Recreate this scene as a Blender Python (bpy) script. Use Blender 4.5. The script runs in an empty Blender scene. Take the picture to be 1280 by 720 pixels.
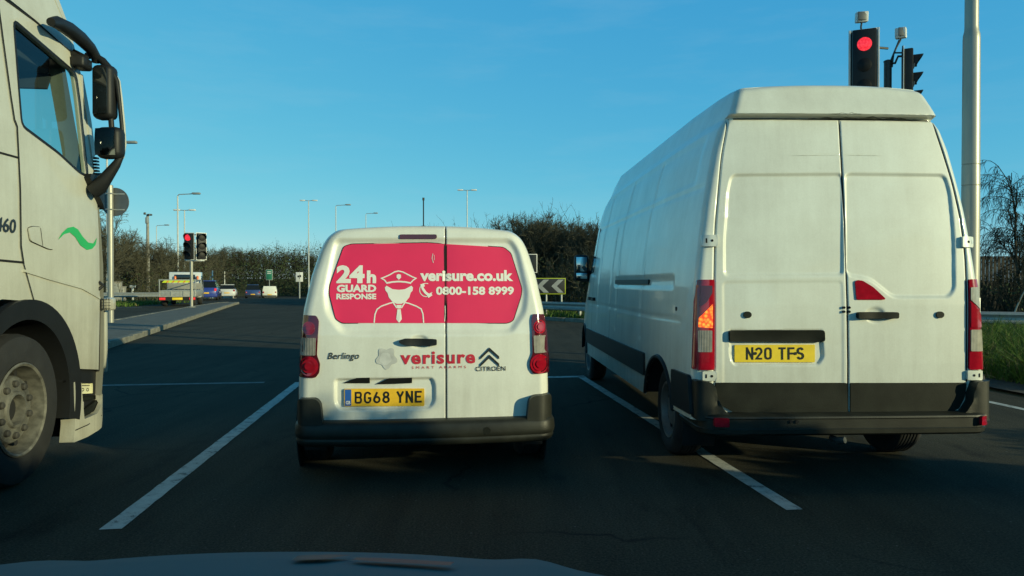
import bpy, bmesh, math, random
import numpy as np
from mathutils import Vector, Matrix, noise

SC = bpy.context.scene
COL = SC.collection
R = math.radians

# ------------------------------------------------------------------ camera, sky, sun, exposure
F_PX, HORIZON, CAM_H = 900.0, 352.0, 1.36
PITCH = math.atan((360.0 - HORIZON) / F_PX)
cam_d = bpy.data.cameras.new('camera')
cam = bpy.data.objects.new('camera', cam_d)
COL.objects.link(cam)
cam.location = (0, 0, CAM_H)
cam.rotation_euler = (math.pi / 2 - PITCH, 0, 0)
cam_d.sensor_width = 36.0
cam_d.lens = F_PX / 1280 * 36.0
cam_d.clip_start = 0.05
cam_d.clip_end = 4000
SC.camera = cam

SUN_EL, SUN_BEHIND = R(12.0), R(30.0)          # low winter sun, behind and to the right
sun_dir = Vector((math.cos(SUN_BEHIND) * math.cos(SUN_EL), -math.sin(SUN_BEHIND) * math.cos(SUN_EL), math.sin(SUN_EL)))
world = bpy.data.worlds.new('World')
SC.world = world
world.use_nodes = True
wn = world.node_tree
wn.nodes.clear()
wo = wn.nodes.new('ShaderNodeOutputWorld')
wb = wn.nodes.new('ShaderNodeBackground')
ws = wn.nodes.new('ShaderNodeTexSky')
ws.sky_type = 'NISHITA'
ws.sun_disc = False
ws.sun_elevation = SUN_EL
ws.sun_rotation = math.atan2(sun_dir.x, sun_dir.y)
ws.altitude = 2000
ws.air_density = 1.0
ws.dust_density = 0.0
ws.ozone_density = 6.0
wb.inputs['Strength'].default_value = 0.115
# the camera's cool white balance: grade the sky towards cyan, and let it deepen overhead
SKY_S = 0.115
sep = wn.nodes.new('ShaderNodeSeparateColor')
com = wn.nodes.new('ShaderNodeCombineColor')
wn.links.new(ws.outputs[0], sep.inputs[0])
wtc = wn.nodes.new('ShaderNodeTexCoord')
wxyz = wn.nodes.new('ShaderNodeSeparateXYZ')
wn.links.new(wtc.outputs['Generated'], wxyz.inputs[0])
wmr = wn.nodes.new('ShaderNodeMapRange')
wmr.interpolation_type = 'SMOOTHSTEP'
for nm, v in (('From Min', 0.36), ('From Max', 0.85), ('To Min', 1.0), ('To Max', 0.22)):
    wmr.inputs[nm].default_value = v
wn.links.new(wxyz.outputs['Z'], wmr.inputs[0])
for i, (k, p) in enumerate(((1.45, 1.0), (0.955, 0.46), (0.78, 0.16))):
    pw = wn.nodes.new('ShaderNodeMath'); pw.operation = 'POWER'
    wn.links.new(sep.outputs[i], pw.inputs[0]); pw.inputs[1].default_value = p
    ml = wn.nodes.new('ShaderNodeMath'); ml.operation = 'MULTIPLY'
    wn.links.new(pw.outputs[0], ml.inputs[0]); ml.inputs[1].default_value = k * SKY_S ** p / SKY_S
    m2 = wn.nodes.new('ShaderNodeMath'); m2.operation = 'MULTIPLY'
    wn.links.new(ml.outputs[0], m2.inputs[0]); wn.links.new(wmr.outputs[0], m2.inputs[1])
    wn.links.new(m2.outputs[0], com.inputs[i])
# faint thin cloud, stretched out high up
wmp = wn.nodes.new('ShaderNodeMapping')
wmp.inputs['Scale'].default_value = (1.6, 1.6, 9.0)
wmp.inputs['Rotation'].default_value = (0.0, 0.22, 0.0)
wn.links.new(wtc.outputs['Generated'], wmp.inputs[0])
wns = wn.nodes.new('ShaderNodeTexNoise')
wns.inputs['Scale'].default_value = 2.6
wns.inputs['Detail'].default_value = 6
wns.inputs['Roughness'].default_value = 0.6
wn.links.new(wmp.outputs[0], wns.inputs['Vector'])
wcr = wn.nodes.new('ShaderNodeMapRange')
for nm, v in (('From Min', 0.50), ('From Max', 0.78), ('To Min', 0.0), ('To Max', 0.11)):
    wcr.inputs[nm].default_value = v
wn.links.new(wns.outputs['Fac'], wcr.inputs[0])
wmx = wn.nodes.new('ShaderNodeMix')
wmx.data_type = 'RGBA'
wn.links.new(wcr.outputs[0], wmx.inputs[0])
wn.links.new(com.outputs[0], wmx.inputs[6])
wmx.inputs[7].default_value = (3.6, 5.4, 6.2, 1)
wn.links.new(wmx.outputs[2], wb.inputs[0])
wn.links.new(wb.outputs[0], wo.inputs[0])

sl = bpy.data.lights.new('sun', 'SUN')
sl.energy = 4.0
sl.angle = R(0.5)
sl.color = (1.0, 0.95, 0.55)
so = bpy.data.objects.new('sun', sl)
COL.objects.link(so)
so.rotation_euler = sun_dir.to_track_quat('Z', 'Y').to_euler()

SC.view_settings.view_transform = 'Standard'
SC.view_settings.look = 'None'
SC.view_settings.gamma = 1.0
SC.view_settings.use_curve_mapping = False
SC.view_settings.exposure = 0.0
SC.render.engine = 'CYCLES'
SC.cycles.max_bounces = 6
SC.cycles.transparent_max_bounces = 12
SC.cycles.use_denoising = True

# ------------------------------------------------------------------ measuring
_cp, _sp = math.cos(PITCH), math.sin(PITCH)


def ray(px, py):
    a, b = (px - 640) / F_PX, (360 - py) / F_PX
    return Vector((a, _cp + b * _sp, -_sp + b * _cp))


def at(px, py, d):
    r = ray(px, py)
    t = d / r.y
    return Vector((r.x * t, d, CAM_H + r.z * t))


def gz(y):
    """the ground falls away gently beyond the junction"""
    t = min(max(y - 42.0, 0.0), 55.0)
    return -0.00034 * t * t


# ------------------------------------------------------------------ object helpers
def tag(o, label=None, cat=None, group=None, kind=None):
    if label: o['label'] = label
    if cat: o['category'] = cat
    if group: o['group'] = group
    if kind: o['kind'] = kind
    return o


def thing(name, label, cat, loc=(0, 0, 0), rz=0.0, group=None):
    o = bpy.data.objects.new(name, None)
    o.empty_display_size = 0.2
    COL.objects.link(o)
    o.location = loc
    o.rotation_euler = (0, 0, rz)
    return tag(o, label, cat, group)


def children(o):
    return [c for c in list(o.children)]


def copy_tree(o, parent=None):
    c = o.copy()
    COL.objects.link(c)
    c.parent = parent
    for ch in children(o):
        copy_tree(ch, c)
    return c


class MB:
    def __init__(s):
        s.v, s.f, s.m = [], [], []

    def add(s, verts, faces, mi=0):
        n = len(s.v)
        s.v += [tuple(p) for p in verts]
        for f in faces:
            s.f.append(tuple(i + n for i in f))
            s.m.append(mi)
        return s

    def bm(s, bm, mi=0):
        bm.verts.ensure_lookup_table()
        bm.verts.index_update()
        s.add([v.co[:] for v in bm.verts], [[v.index for v in f.verts] for f in bm.faces], mi)
        bm.free()
        return s

    def box(s, c, d, mi=0, bev=0.0, rot=None, seg=2):
        bm = bmesh.new()
        bmesh.ops.create_cube(bm, size=1.0)
        for v in bm.verts:
            v.co = Vector((v.co.x * d[0], v.co.y * d[1], v.co.z * d[2]))
        if bev > 0:
            bmesh.ops.bevel(bm, geom=list(bm.edges), offset=bev, segments=seg, profile=0.5, affect='EDGES')
        M = Matrix.Translation(c)
        if rot is not None:
            M = M @ rot.to_4x4()
        bmesh.ops.transform(bm, matrix=M, verts=bm.verts)
        return s.bm(bm, mi)

    def prism(s, poly, axis, a, b, mi=0, bev=0.0):
        """poly in the two other axes (x,z for axis y; y,z for axis x; x,y for axis z)"""
        def P(u, v, w):
            return {'x': (w, u, v), 'y': (u, w, v), 'z': (u, v, w)}[axis]
        bm = bmesh.new()
        A = [bm.verts.new(P(u, v, a)) for u, v in poly]
        B = [bm.verts.new(P(u, v, b)) for u, v in poly]
        n = len(poly)
        bm.faces.new(A)
        bm.faces.new(B[::-1])
        for i in range(n):
            bm.faces.new((A[i], B[i], B[(i + 1) % n], A[(i + 1) % n]))
        bmesh.ops.recalc_face_normals(bm, faces=bm.faces)
        if bev > 0:
            bmesh.ops.bevel(bm, geom=list(bm.edges), offset=bev, segments=2, profile=0.5, affect='EDGES')
        return s.bm(bm, mi)

    def tube(s, pts, r, n=8, mi=0, cap=True):
        pts = [Vector(p) for p in pts]
        k = len(pts)
        rs = r if isinstance(r, (list, tuple)) else [r] * k
        verts, faces = [], []
        ref = None
        for i, p in enumerate(pts):
            t = (pts[min(i + 1, k - 1)] - pts[max(i - 1, 0)])
            if t.length < 1e-9: t = Vector((0, 0, 1))
            t.normalize()
            if ref is None:
                ref = t.orthogonal().normalized()
            ref = (ref - t * ref.dot(t))
            if ref.length < 1e-6: ref = t.orthogonal()
            ref.normalize()
            b = t.cross(ref)
            for j in range(n):
                a = 2 * math.pi * j / n
                verts.append(p + (ref * math.cos(a) + b * math.sin(a)) * rs[i])
        for i in range(k - 1):
            for j in range(n):
                faces.append((i * n + j, i * n + (j + 1) % n, (i + 1) * n + (j + 1) % n, (i + 1) * n + j))
        if cap:
            faces.append(tuple(range(n))[::-1])
            faces.append(tuple((k - 1) * n + j for j in range(n)))
        return s.add(verts, faces, mi)

    def lathe(s, prof, axis, c, n=32, mi=0, closed=False, caps=True):
        """prof: list of (radius, height along the axis)"""
        verts, faces = [], []
        k = len(prof)
        for r, h in prof:
            for j in range(n):
                a = 2 * math.pi * j / n
                u, v = r * math.cos(a), r * math.sin(a)
                p = {'x': (h, u, v), 'y': (u, h, v), 'z': (u, v, h)}[axis]
                verts.append((p[0] + c[0], p[1] + c[1], p[2] + c[2]))
        for i in range(k if closed else k - 1):
            i2 = (i + 1) % k
            for j in range(n):
                faces.append((i * n + j, i * n + (j + 1) % n, i2 * n + (j + 1) % n, i2 * n + j))
        if not closed and caps:
            if prof[0][0] > 1e-6: faces.append(tuple(range(n)))
            if prof[-1][0] > 1e-6: faces.append(tuple((k - 1) * n + j for j in range(n)))
        return s.add(verts, faces, mi)

    def build(s, name, mats, parent=None, angle=38, normals=True, loc=None):
        me = bpy.data.meshes.new(name)
        me.from_pydata(s.v, [], s.f)
        if not isinstance(mats, (list, tuple)):
            mats = [mats]
        for m in mats:
            me.materials.append(m)
        me.polygons.foreach_set('material_index', s.m)
        if normals:
            bm = bmesh.new()
            bm.from_mesh(me)
            bmesh.ops.recalc_face_normals(bm, faces=bm.faces)
            bm.to_mesh(me)
            bm.free()
        if angle:
            me.polygons.foreach_set('use_smooth', [True] * len(me.polygons))
            me.set_sharp_from_angle(angle=R(angle))
        me.update()
        o = bpy.data.objects.new(name, me)
        COL.objects.link(o)
        if parent is not None: o.parent = parent
        if loc is not None: o.location = loc
        return o


# ------------------------------------------------------------------ materials
def new_mat(name):
    m = bpy.data.materials.new(name)
    m.use_nodes = True
    n = m.node_tree.nodes
    return m, m.node_tree, n['Principled BSDF']


def coords(nt, scale=(1, 1, 1)):
    tc = nt.nodes.new('ShaderNodeTexCoord')
    mp = nt.nodes.new('ShaderNodeMapping')
    mp.inputs['Scale'].default_value = scale
    nt.links.new(tc.outputs['Object'], mp.inputs[0])
    return mp.outputs[0]


def noise_node(nt, vec, scale, detail=5, rough=0.6):
    t = nt.nodes.new('ShaderNodeTexNoise')
    t.inputs['Scale'].default_value = scale
    t.inputs['Detail'].default_value = detail
    t.inputs['Roughness'].default_value = rough
    nt.links.new(vec, t.inputs['Vector'])
    return t.outputs['Fac']


def ramp(nt, fac, stops):
    r = nt.nodes.new('ShaderNodeValToRGB')
    el = r.color_ramp.elements
    while len(el) > 1: el.remove(el[-1])
    el[0].position, el[0].color = stops[0][0], (*stops[0][1], 1)
    for p, c in stops[1:]:
        e = el.new(p)
        e.color = (*c, 1)
    nt.links.new(fac, r.inputs[0])
    return r.outputs[0]


def mixc(nt, fac, a, b, blend='MIX'):
    m = nt.nodes.new('ShaderNodeMix')
    m.data_type = 'RGBA'
    m.blend_type = blend
    for s, v in ((0, fac), (6, a), (7, b)):
        if isinstance(v, (int, float)): m.inputs[s].default_value = v
        elif isinstance(v, (tuple, list)): m.inputs[s].default_value = (*v, 1)
        else: nt.links.new(v, m.inputs[s])
    return m.outputs[2]


def bump(nt, b, h, strength, dist=0.01):
    n = nt.nodes.new('ShaderNodeBump')
    n.inputs['Strength'].default_value = strength
    n.inputs['Distance'].default_value = dist
    nt.links.new(h, n.inputs['Height'])
    nt.links.new(n.outputs[0], b.inputs['Normal'])


def mat(name, col, rough=0.5, metal=0.0, var=0.15, scale=6.0, coat=0.0, bmp=0.0, bscale=60.0, stretch=(1, 1, 1), spec=0.5):
    m, nt, b = new_mat(name)
    vec = coords(nt, stretch)
    f = noise_node(nt, vec, scale)
    lo = tuple(c * (1 - var) for c in col)
    hi = tuple(min(1, c * (1 + var)) for c in col)
    nt.links.new(ramp(nt, f, [(0.3, lo), (0.7, hi)]), b.inputs['Base Color'])
    b.inputs['Roughness'].default_value = rough
    b.inputs['Metallic'].default_value = metal
    b.inputs['Coat Weight'].default_value = coat
    b.inputs['Coat Roughness'].default_value = 0.06
    b.inputs['Specular IOR Level'].default_value = spec
    if bmp > 0:
        bump(nt, b, noise_node(nt, vec, bscale, 3), bmp, 0.004)
    return m


def paint(name, col, dirt, dirt_amt, low_z=0.9, rough=0.32, coat=0.6, coat_rough=0.05):
    """vehicle paint with road film: streaks that run down and grime that thickens low down (wear, in object space)"""
    m, nt, b = new_mat(name)
    v1 = coords(nt, (1, 1, 1))
    v2 = coords(nt, (5, 5, 0.45))
    n1 = noise_node(nt, v1, 2.2, 6, 0.65)
    n2 = noise_node(nt, v2, 2.3, 7, 0.7)
    n3 = noise_node(nt, v1, 90, 2, 0.5)
    sep = nt.nodes.new('ShaderNodeSeparateXYZ')
    nt.links.new(v1, sep.inputs[0])
    mr = nt.nodes.new('ShaderNodeMapRange')
    mr.inputs['From Min'].default_value = low_z + 0.35
    mr.inputs['From Max'].default_value = low_z - 0.45
    mr.inputs['To Min'].default_value = 0.25
    mr.inputs['To Max'].default_value = 0.65
    nt.links.new(sep.outputs['Z'], mr.inputs[0])
    mul = nt.nodes.new('ShaderNodeMath'); mul.operation = 'MULTIPLY'
    nt.links.new(mr.outputs[0], mul.inputs[0]); nt.links.new(n2, mul.inputs[1])
    ad = nt.nodes.new('ShaderNodeMath'); ad.operation = 'MULTIPLY_ADD'
    nt.links.new(n1, ad.inputs[0]); ad.inputs[1].default_value = 0.45
    nt.links.new(mul.outputs[0], ad.inputs[2])
    sp = nt.nodes.new('ShaderNodeMath'); sp.operation = 'MULTIPLY_ADD'
    nt.links.new(n3, sp.inputs[0]); sp.inputs[1].default_value = 0.12
    nt.links.new(ad.outputs[0], sp.inputs[2])
    fac = nt.nodes.new('ShaderNodeMapRange')
    fac.inputs['From Min'].default_value = 0.28
    fac.inputs['From Max'].default_value = 0.80
    fac.inputs['To Max'].default_value = dirt_amt
    nt.links.new(sp.outputs[0], fac.inputs[0])
    nt.links.new(mixc(nt, fac.outputs[0], col, dirt), b.inputs['Base Color'])
    rr = nt.nodes.new('ShaderNodeMapRange')
    rr.inputs['To Min'].default_value = rough
    rr.inputs['To Max'].default_value = min(1, rough + 0.35)
    nt.links.new(fac.outputs[0], rr.inputs[0])
    nt.links.new(rr.outputs[0], b.inputs['Roughness'])
    b.inputs['Coat Weight'].default_value = coat
    b.inputs['Coat Roughness'].default_value = coat_rough
    bump(nt, b, n1, 0.03, 0.02)
    return m


def emit(name, col, strength, base=(0.1, 0.0, 0.0), edge=None, scale=55):
    m, nt, b = new_mat(name)
    v = nt.nodes.new('ShaderNodeTexVoronoi')
    v.inputs['Scale'].default_value = scale
    nt.links.new(coords(nt), v.inputs['Vector'])
    c = ramp(nt, v.outputs['Distance'], [(0.05, col), (0.75, edge or tuple(x * 0.35 for x in col))])
    nt.links.new(c, b.inputs['Emission Color'])
    b.inputs['Emission Strength'].default_value = strength
    b.inputs['Base Color'].default_value = (*base, 1)
    b.inputs['Roughness'].default_value = 0.2
    return m


def glass(name, tint, refl=0.1, rough=0.02):
    m = bpy.data.materials.new(name)
    m.use_nodes = True
    nt = m.node_tree
    nt.nodes.clear()
    o = nt.nodes.new('ShaderNodeOutputMaterial')
    t = nt.nodes.new('ShaderNodeBsdfTransparent'); t.inputs[0].default_value = (*tint, 1)
    g = nt.nodes.new('ShaderNodeBsdfGlossy'); g.inputs['Roughness'].default_value = rough
    lw = nt.nodes.new('ShaderNodeLayerWeight'); lw.inputs[0].default_value = 0.25
    ad = nt.nodes.new('ShaderNodeMath'); ad.operation = 'MULTIPLY_ADD'; ad.use_clamp = True
    nt.links.new(lw.outputs['Fresnel'], ad.inputs[0]); ad.inputs[1].default_value = 0.6; ad.inputs[2].default_value = refl
    x = nt.nodes.new('ShaderNodeMixShader')
    nt.links.new(ad.outputs[0], x.inputs[0]); nt.links.new(t.outputs[0], x.inputs[1]); nt.links.new(g.outputs[0], x.inputs[2])
    nt.links.new(x.outputs[0], o.inputs[0])
    return m


def lens(name, col, rough=0.12, ribs=0.0, axis_scale=(1, 1, 1)):
    m, nt, b = new_mat(name)
    vec = coords(nt, axis_scale)
    f = noise_node(nt, vec, 18, 3)
    nt.links.new(ramp(nt, f, [(0.3, tuple(c * 0.65 for c in col)), (0.7, col)]), b.inputs['Base Color'])
    b.inputs['Roughness'].default_value = rough
    b.inputs['Coat Weight'].default_value = 1.0
    b.inputs['Coat Roughness'].default_value = 0.03
    if ribs > 0:
        w = nt.nodes.new('ShaderNodeTexWave'); w.inputs['Scale'].default_value = 30
        nt.links.new(vec, w.inputs['Vector'])
        bump(nt, b, w.outputs['Fac'], ribs, 0.004)
    return m


M = {}
M['white_small'] = paint('white_van_paint', (0.80, 0.81, 0.74), (0.24, 0.21, 0.16), 0.55, 0.62, 0.30)
M['white_tall'] = paint('white_tall_van_paint', (0.76, 0.78, 0.70), (0.24, 0.21, 0.16), 0.66, 0.75, 0.34)
M['truck'] = paint('grimy_cream_truck_paint', (0.56, 0.56, 0.48), (0.20, 0.18, 0.13), 0.78, 1.1, 0.45, 0.25)
M['black_plastic'] = mat('black_plastic', (0.013, 0.014, 0.015), 0.5, bmp=0.15, spec=0.3)
M['grey_plastic'] = mat('grey_textured_plastic', (0.012, 0.0135, 0.010), 0.6, var=0.4, spec=0.18, bmp=0.25, bscale=150)
M['bumper_plastic'] = mat('dark_bumper_plastic', (0.017, 0.018, 0.014), 0.48, var=0.45, spec=0.35, bmp=0.2, bscale=120)
M['rubber'] = mat('tyre_rubber', (0.018, 0.018, 0.018), 0.85, var=0.3, bmp=0.3, bscale=80)
M['underside'] = mat('dark_underside', (0.012, 0.012, 0.012), 0.9)
M['steel_rim'] = mat('steel_rim', (0.20, 0.20, 0.19), 0.5, 0.5, var=0.3)
M['truck_rim'] = mat('grimy_truck_rim', (0.125, 0.12, 0.10), 0.65, 0.15, var=0.5, scale=14)
M['dark_gap'] = mat('dark_shut_gap', (0.006, 0.006, 0.006), 0.9)
M['pink'] = mat('pink_vinyl_film', (0.80, 0.018, 0.085), 0.38, var=0.05, scale=3, coat=0.5)
M['vinyl_white'] = mat('white_vinyl', (0.82, 0.80, 0.74), 0.45, var=0.04)
M['vinyl_red'] = mat('red_vinyl', (0.55, 0.025, 0.05), 0.4, var=0.08)
M['vinyl_grey'] = mat('grey_vinyl', (0.52, 0.52, 0.50), 0.4, var=0.25, scale=9)
M['vinyl_pale'] = mat('pale_grey_vinyl', (0.60, 0.60, 0.58), 0.4, var=0.2, scale=9)
M['chrome'] = mat('dull_chrome', (0.16, 0.17, 0.16), 0.25, 0.9, var=0.2)
M['badge_dark'] = mat('dark_badge_metal', (0.05, 0.052, 0.05), 0.3, 0.6)
M['plate_yellow'] = mat('yellow_plate', (0.80, 0.46, 0.025), 0.4, var=0.12, scale=20)
M['plate_bright'] = mat('bright_yellow_plate', (0.86, 0.60, 0.03), 0.4, var=0.08, scale=20)
M['plate_blue'] = mat('plate_blue_band', (0.02, 0.10, 0.38), 0.4)
M['plate_black'] = mat('plate_black', (0.012, 0.012, 0.012), 0.4)
M['lens_red'] = lens('red_lamp_lens', (0.42, 0.006, 0.022))
M['lens_dark'] = lens('dark_red_lamp_lens', (0.10, 0.004, 0.010))
M['lens_clear'] = lens('clear_lamp_lens', (0.34, 0.32, 0.28), ribs=0.5)
M['lens_pale'] = lens('pale_lamp_lens', (0.5, 0.47, 0.38), ribs=0.4)
M['indicator'] = emit('lit_amber_lamp', (1.0, 0.50, 0.05), 1.25, (0.4, 0.03, 0.01), (0.75, 0.05, 0.01), 48)
M['signal_red'] = emit('lit_red_signal', (1.0, 0.05, 0.07), 1.25, (0.3, 0.01, 0.01), (0.62, 0.015, 0.03), 42)
M['lens_off'] = mat('unlit_signal_lens', (0.012, 0.012, 0.012), 0.5, spec=0.2)
M['galv'] = mat('galvanised_steel', (0.34, 0.35, 0.33), 0.5, 0.4, var=0.15, scale=3, stretch=(4, 4, 0.6))
M['lamp_pole'] = mat('painted_lamp_column', (0.34, 0.33, 0.28), 0.4, 0.35, var=0.1, scale=3, stretch=(4, 4, 0.4))
M['dark_steel'] = mat('dark_grey_steel', (0.06, 0.065, 0.065), 0.5, 0.3)
M['signal_white'] = mat('white_signal_border', (0.72, 0.73, 0.70), 0.5, var=0.06)
M['rim_recess'] = mat('shade_and_dust_steel', (.045, .042, .036), .8, var=.4, scale=14)  # shade of the deep rim recess put into the colour, with brake dust
M['scrape'] = mat('faint_scrape', (.46, .46, .40), .8, var=.2, scale=30)
M['pale_column'] = mat('pale_lamp_column', (.56, .56, .52), .5, .1, var=.08)
M['grime'] = mat('grime', (.19, .185, .14), .9, var=.5, scale=30)
M['concrete'] = mat('concrete', (0.27, 0.26, 0.23), 0.9, var=0.2, scale=3, bmp=0.2)
M['green_vinyl'] = mat('green_vinyl', (0.03, 0.42, 0.11), 0.4, var=0.08)
M['glass_cab'] = glass('tinted_cab_glass', (0.74, 0.86, 0.85), 0.05)
M['glass_dark'] = mat('dark_vehicle_glass', (0.012, 0.016, 0.018), 0.06, var=0.1, coat=0.5)
M['mirror'] = mat('mirror_glass', (0.6, 0.62, 0.62), 0.04, 1.0, var=0.03)
M['sign_grey'] = mat('grey_sign_back', (0.10, 0.11, 0.115), 0.5, 0.2)
M['seat_cloth'] = mat('dark_seat_cloth', (0.03, 0.034, 0.04), 0.9)
M['cab_trim'] = mat('grey_cab_trim', (0.16, 0.16, 0.15), 0.8)


# ------------------------------------------------------------------ 2D shapes
def rpoly(pts, r, n=5):
    """round the corners of a polygon"""
    out = []
    k = len(pts)
    for i in range(k):
        p0, p1, p2 = (Vector(pts[i - 1]), Vector(pts[i]), Vector(pts[(i + 1) % k]))
        a, b = p0 - p1, p2 - p1
        rr = min(r, a.length * 0.48, b.length * 0.48)
        if rr < 1e-5:
            out.append(tuple(p1)); continue
        A, B = p1 + a.normalized() * rr, p1 + b.normalized() * rr
        for j in range(n + 1):
            t = j / n
            q = A * (1 - t) ** 2 + p1 * 2 * t * (1 - t) + B * t * t
            out.append((q.x, q.y))
    return out


def sdf(poly, x, z):
    """signed distance to a polygon (negative inside), numpy arrays"""
    P_ = np.asarray(poly, float)
    Q = np.roll(P_, -1, 0)
    d = np.full(x.shape, 1e9)
    inside = np.zeros(x.shape, bool)
    for (x0, z0), (x1, z1) in zip(P_, Q):
        ex, ez = x1 - x0, z1 - z0
        L = ex * ex + ez * ez + 1e-12
        t = np.clip(((x - x0) * ex + (z - z0) * ez) / L, 0, 1)
        d = np.minimum(d, np.hypot(x - x0 - t * ex, z - z0 - t * ez))
        c = ((z0 > z) != (z1 > z)) & (x < (x1 - x0) * (z - z0) / (z1 - z0 + 1e-12) + x0)
        inside ^= c
    return np.where(inside, -d, d)


def sstep(a, b, x):
    t = np.clip((x - a) / (b - a), 0, 1)
    return t * t * (3 - 2 * t)


def stroke(pts, w, closed=False):
    """a flat mitred line of width w: (verts, faces)"""
    P_ = [Vector(p) for p in pts]
    n = len(P_)
    vs, fs = [], []
    for i in range(n):
        a = P_[i - 1] if (i > 0 or closed) else P_[i] - (P_[i + 1] - P_[i])
        b = P_[(i + 1) % n] if (i < n - 1 or closed) else P_[i] + (P_[i] - P_[i - 1])
        t1, t2 = (P_[i] - a).normalized(), (b - P_[i]).normalized()
        n1 = Vector((-t1.y, t1.x)); n2 = Vector((-t2.y, t2.x))
        m = (n1 + n2)
        m = n1 if m.length < 1e-4 else m.normalized()
        l = (w / 2) / max(0.5, m.dot(n1))
        vs += [tuple(P_[i] + m * l), tuple(P_[i] - m * l)]
    for i in range(n if closed else n - 1):
        j = (i + 1) % n
        fs.append((2 * i, 2 * i + 1, 2 * j + 1, 2 * j))
    return vs, fs


def arc(cx, cy, rx, ry, a0, a1, n=10):
    return [(cx + rx * math.cos(R(a0 + (a1 - a0) * i / n)), cy + ry * math.sin(R(a0 + (a1 - a0) * i / n))) for i in range(n + 1)]


def plate_glyph(ch):
    """number-plate letters on a 50 x 79 box, as lines 14 wide: list of (points, closed)"""
    L, T, Rr, B, Mx, My = 7, 72, 43, 7, 25, 39.5
    def rr(x0, y0, x1, y1, r=11):
        return rpoly([(x0, y0), (x1, y0), (x1, y1), (x0, y1)], r, 4)
    g = {
        'B': [([(L, B), (L, T), (34, T)] + arc(33, 57, 9, 15, 80, -80, 5) + [(31, 41.5), (L, 41.5)], False), ([(L, B), (33, B)] + arc(33, 24, 10, 17, -80, 80, 5) + [(30, 41.5)], False)],
        'G': [(arc(Mx, 54, 18, 18, 15, 180, 8) + arc(Mx, 25, 18, 18, 180, 360, 10) + [(43, 36), (27, 36)], False)],
        '6': [(arc(Mx, 25, 18, 18, 0, 360, 14)[:-1], True), ([(7.5, 26), (12, 42), (27, 74)], False)],
        '8': [(arc(Mx, 57, 15, 15, 0, 360, 14)[:-1], True), (arc(Mx, 24, 18, 17, 0, 360, 14)[:-1], True)],
        'Y': [([(5, 76), (25, 39), (45, 76)], False), ([(25, 41), (25, 1)], False)],
        'N': [([(L, 0), (L, 79)], False), ([(Rr, 0), (Rr, 79)], False), ([(L, 74), (Rr, 5)], False)],
        'E': [([(46, T), (L, T), (L, B), (46, B)], False), ([(L, 40), (40, 40)], False)],
        '2': [(arc(Mx, 54, 18, 18, 165, -25, 9) + [(9, B), (46, B)], False)],
        '0': [(rr(L, B, Rr, T, 20), True)],
        'T': [([(2, T), (48, T)], False), ([(25, 72), (25, 0)], False)],
        'F': [([(46, T), (L, T), (L, 0)], False), ([(L, 39), (38, 39)], False)],
        'S': [(arc(Mx, 56, 17, 16, 20, 262, 10) + arc(Mx, 23, 18, 16.5, 88, -160, 10), False)],
    }
    return g[ch]


_text_cache = {}


def text_mesh(body, bold=0.0, shear=0.0, spacing=1.0):
    """the outline of a line of text as flat (verts, faces), fitted to the unit box"""
    key = (body, bold, shear, spacing)
    if key in _text_cache: return _text_cache[key]
    cu = bpy.data.curves.new('t', 'FONT')
    cu.body = body
    cu.offset = bold
    cu.shear = shear
    cu.space_character = spacing
    cu.resolution_u = 3
    ob = bpy.data.objects.new('t', cu)
    me = ob.to_mesh()
    v = np.array([(p.co.x, p.co.y) for p in me.vertices])
    f = [tuple(p.vertices) for p in me.polygons]
    ob.to_mesh_clear()
    bpy.data.objects.remove(ob)
    bpy.data.curves.remove(cu)
    lo, hi = v.min(0), v.max(0)
    v = (v - lo) / (hi - lo)
    _text_cache[key] = (v, f)
    return v, f


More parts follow.
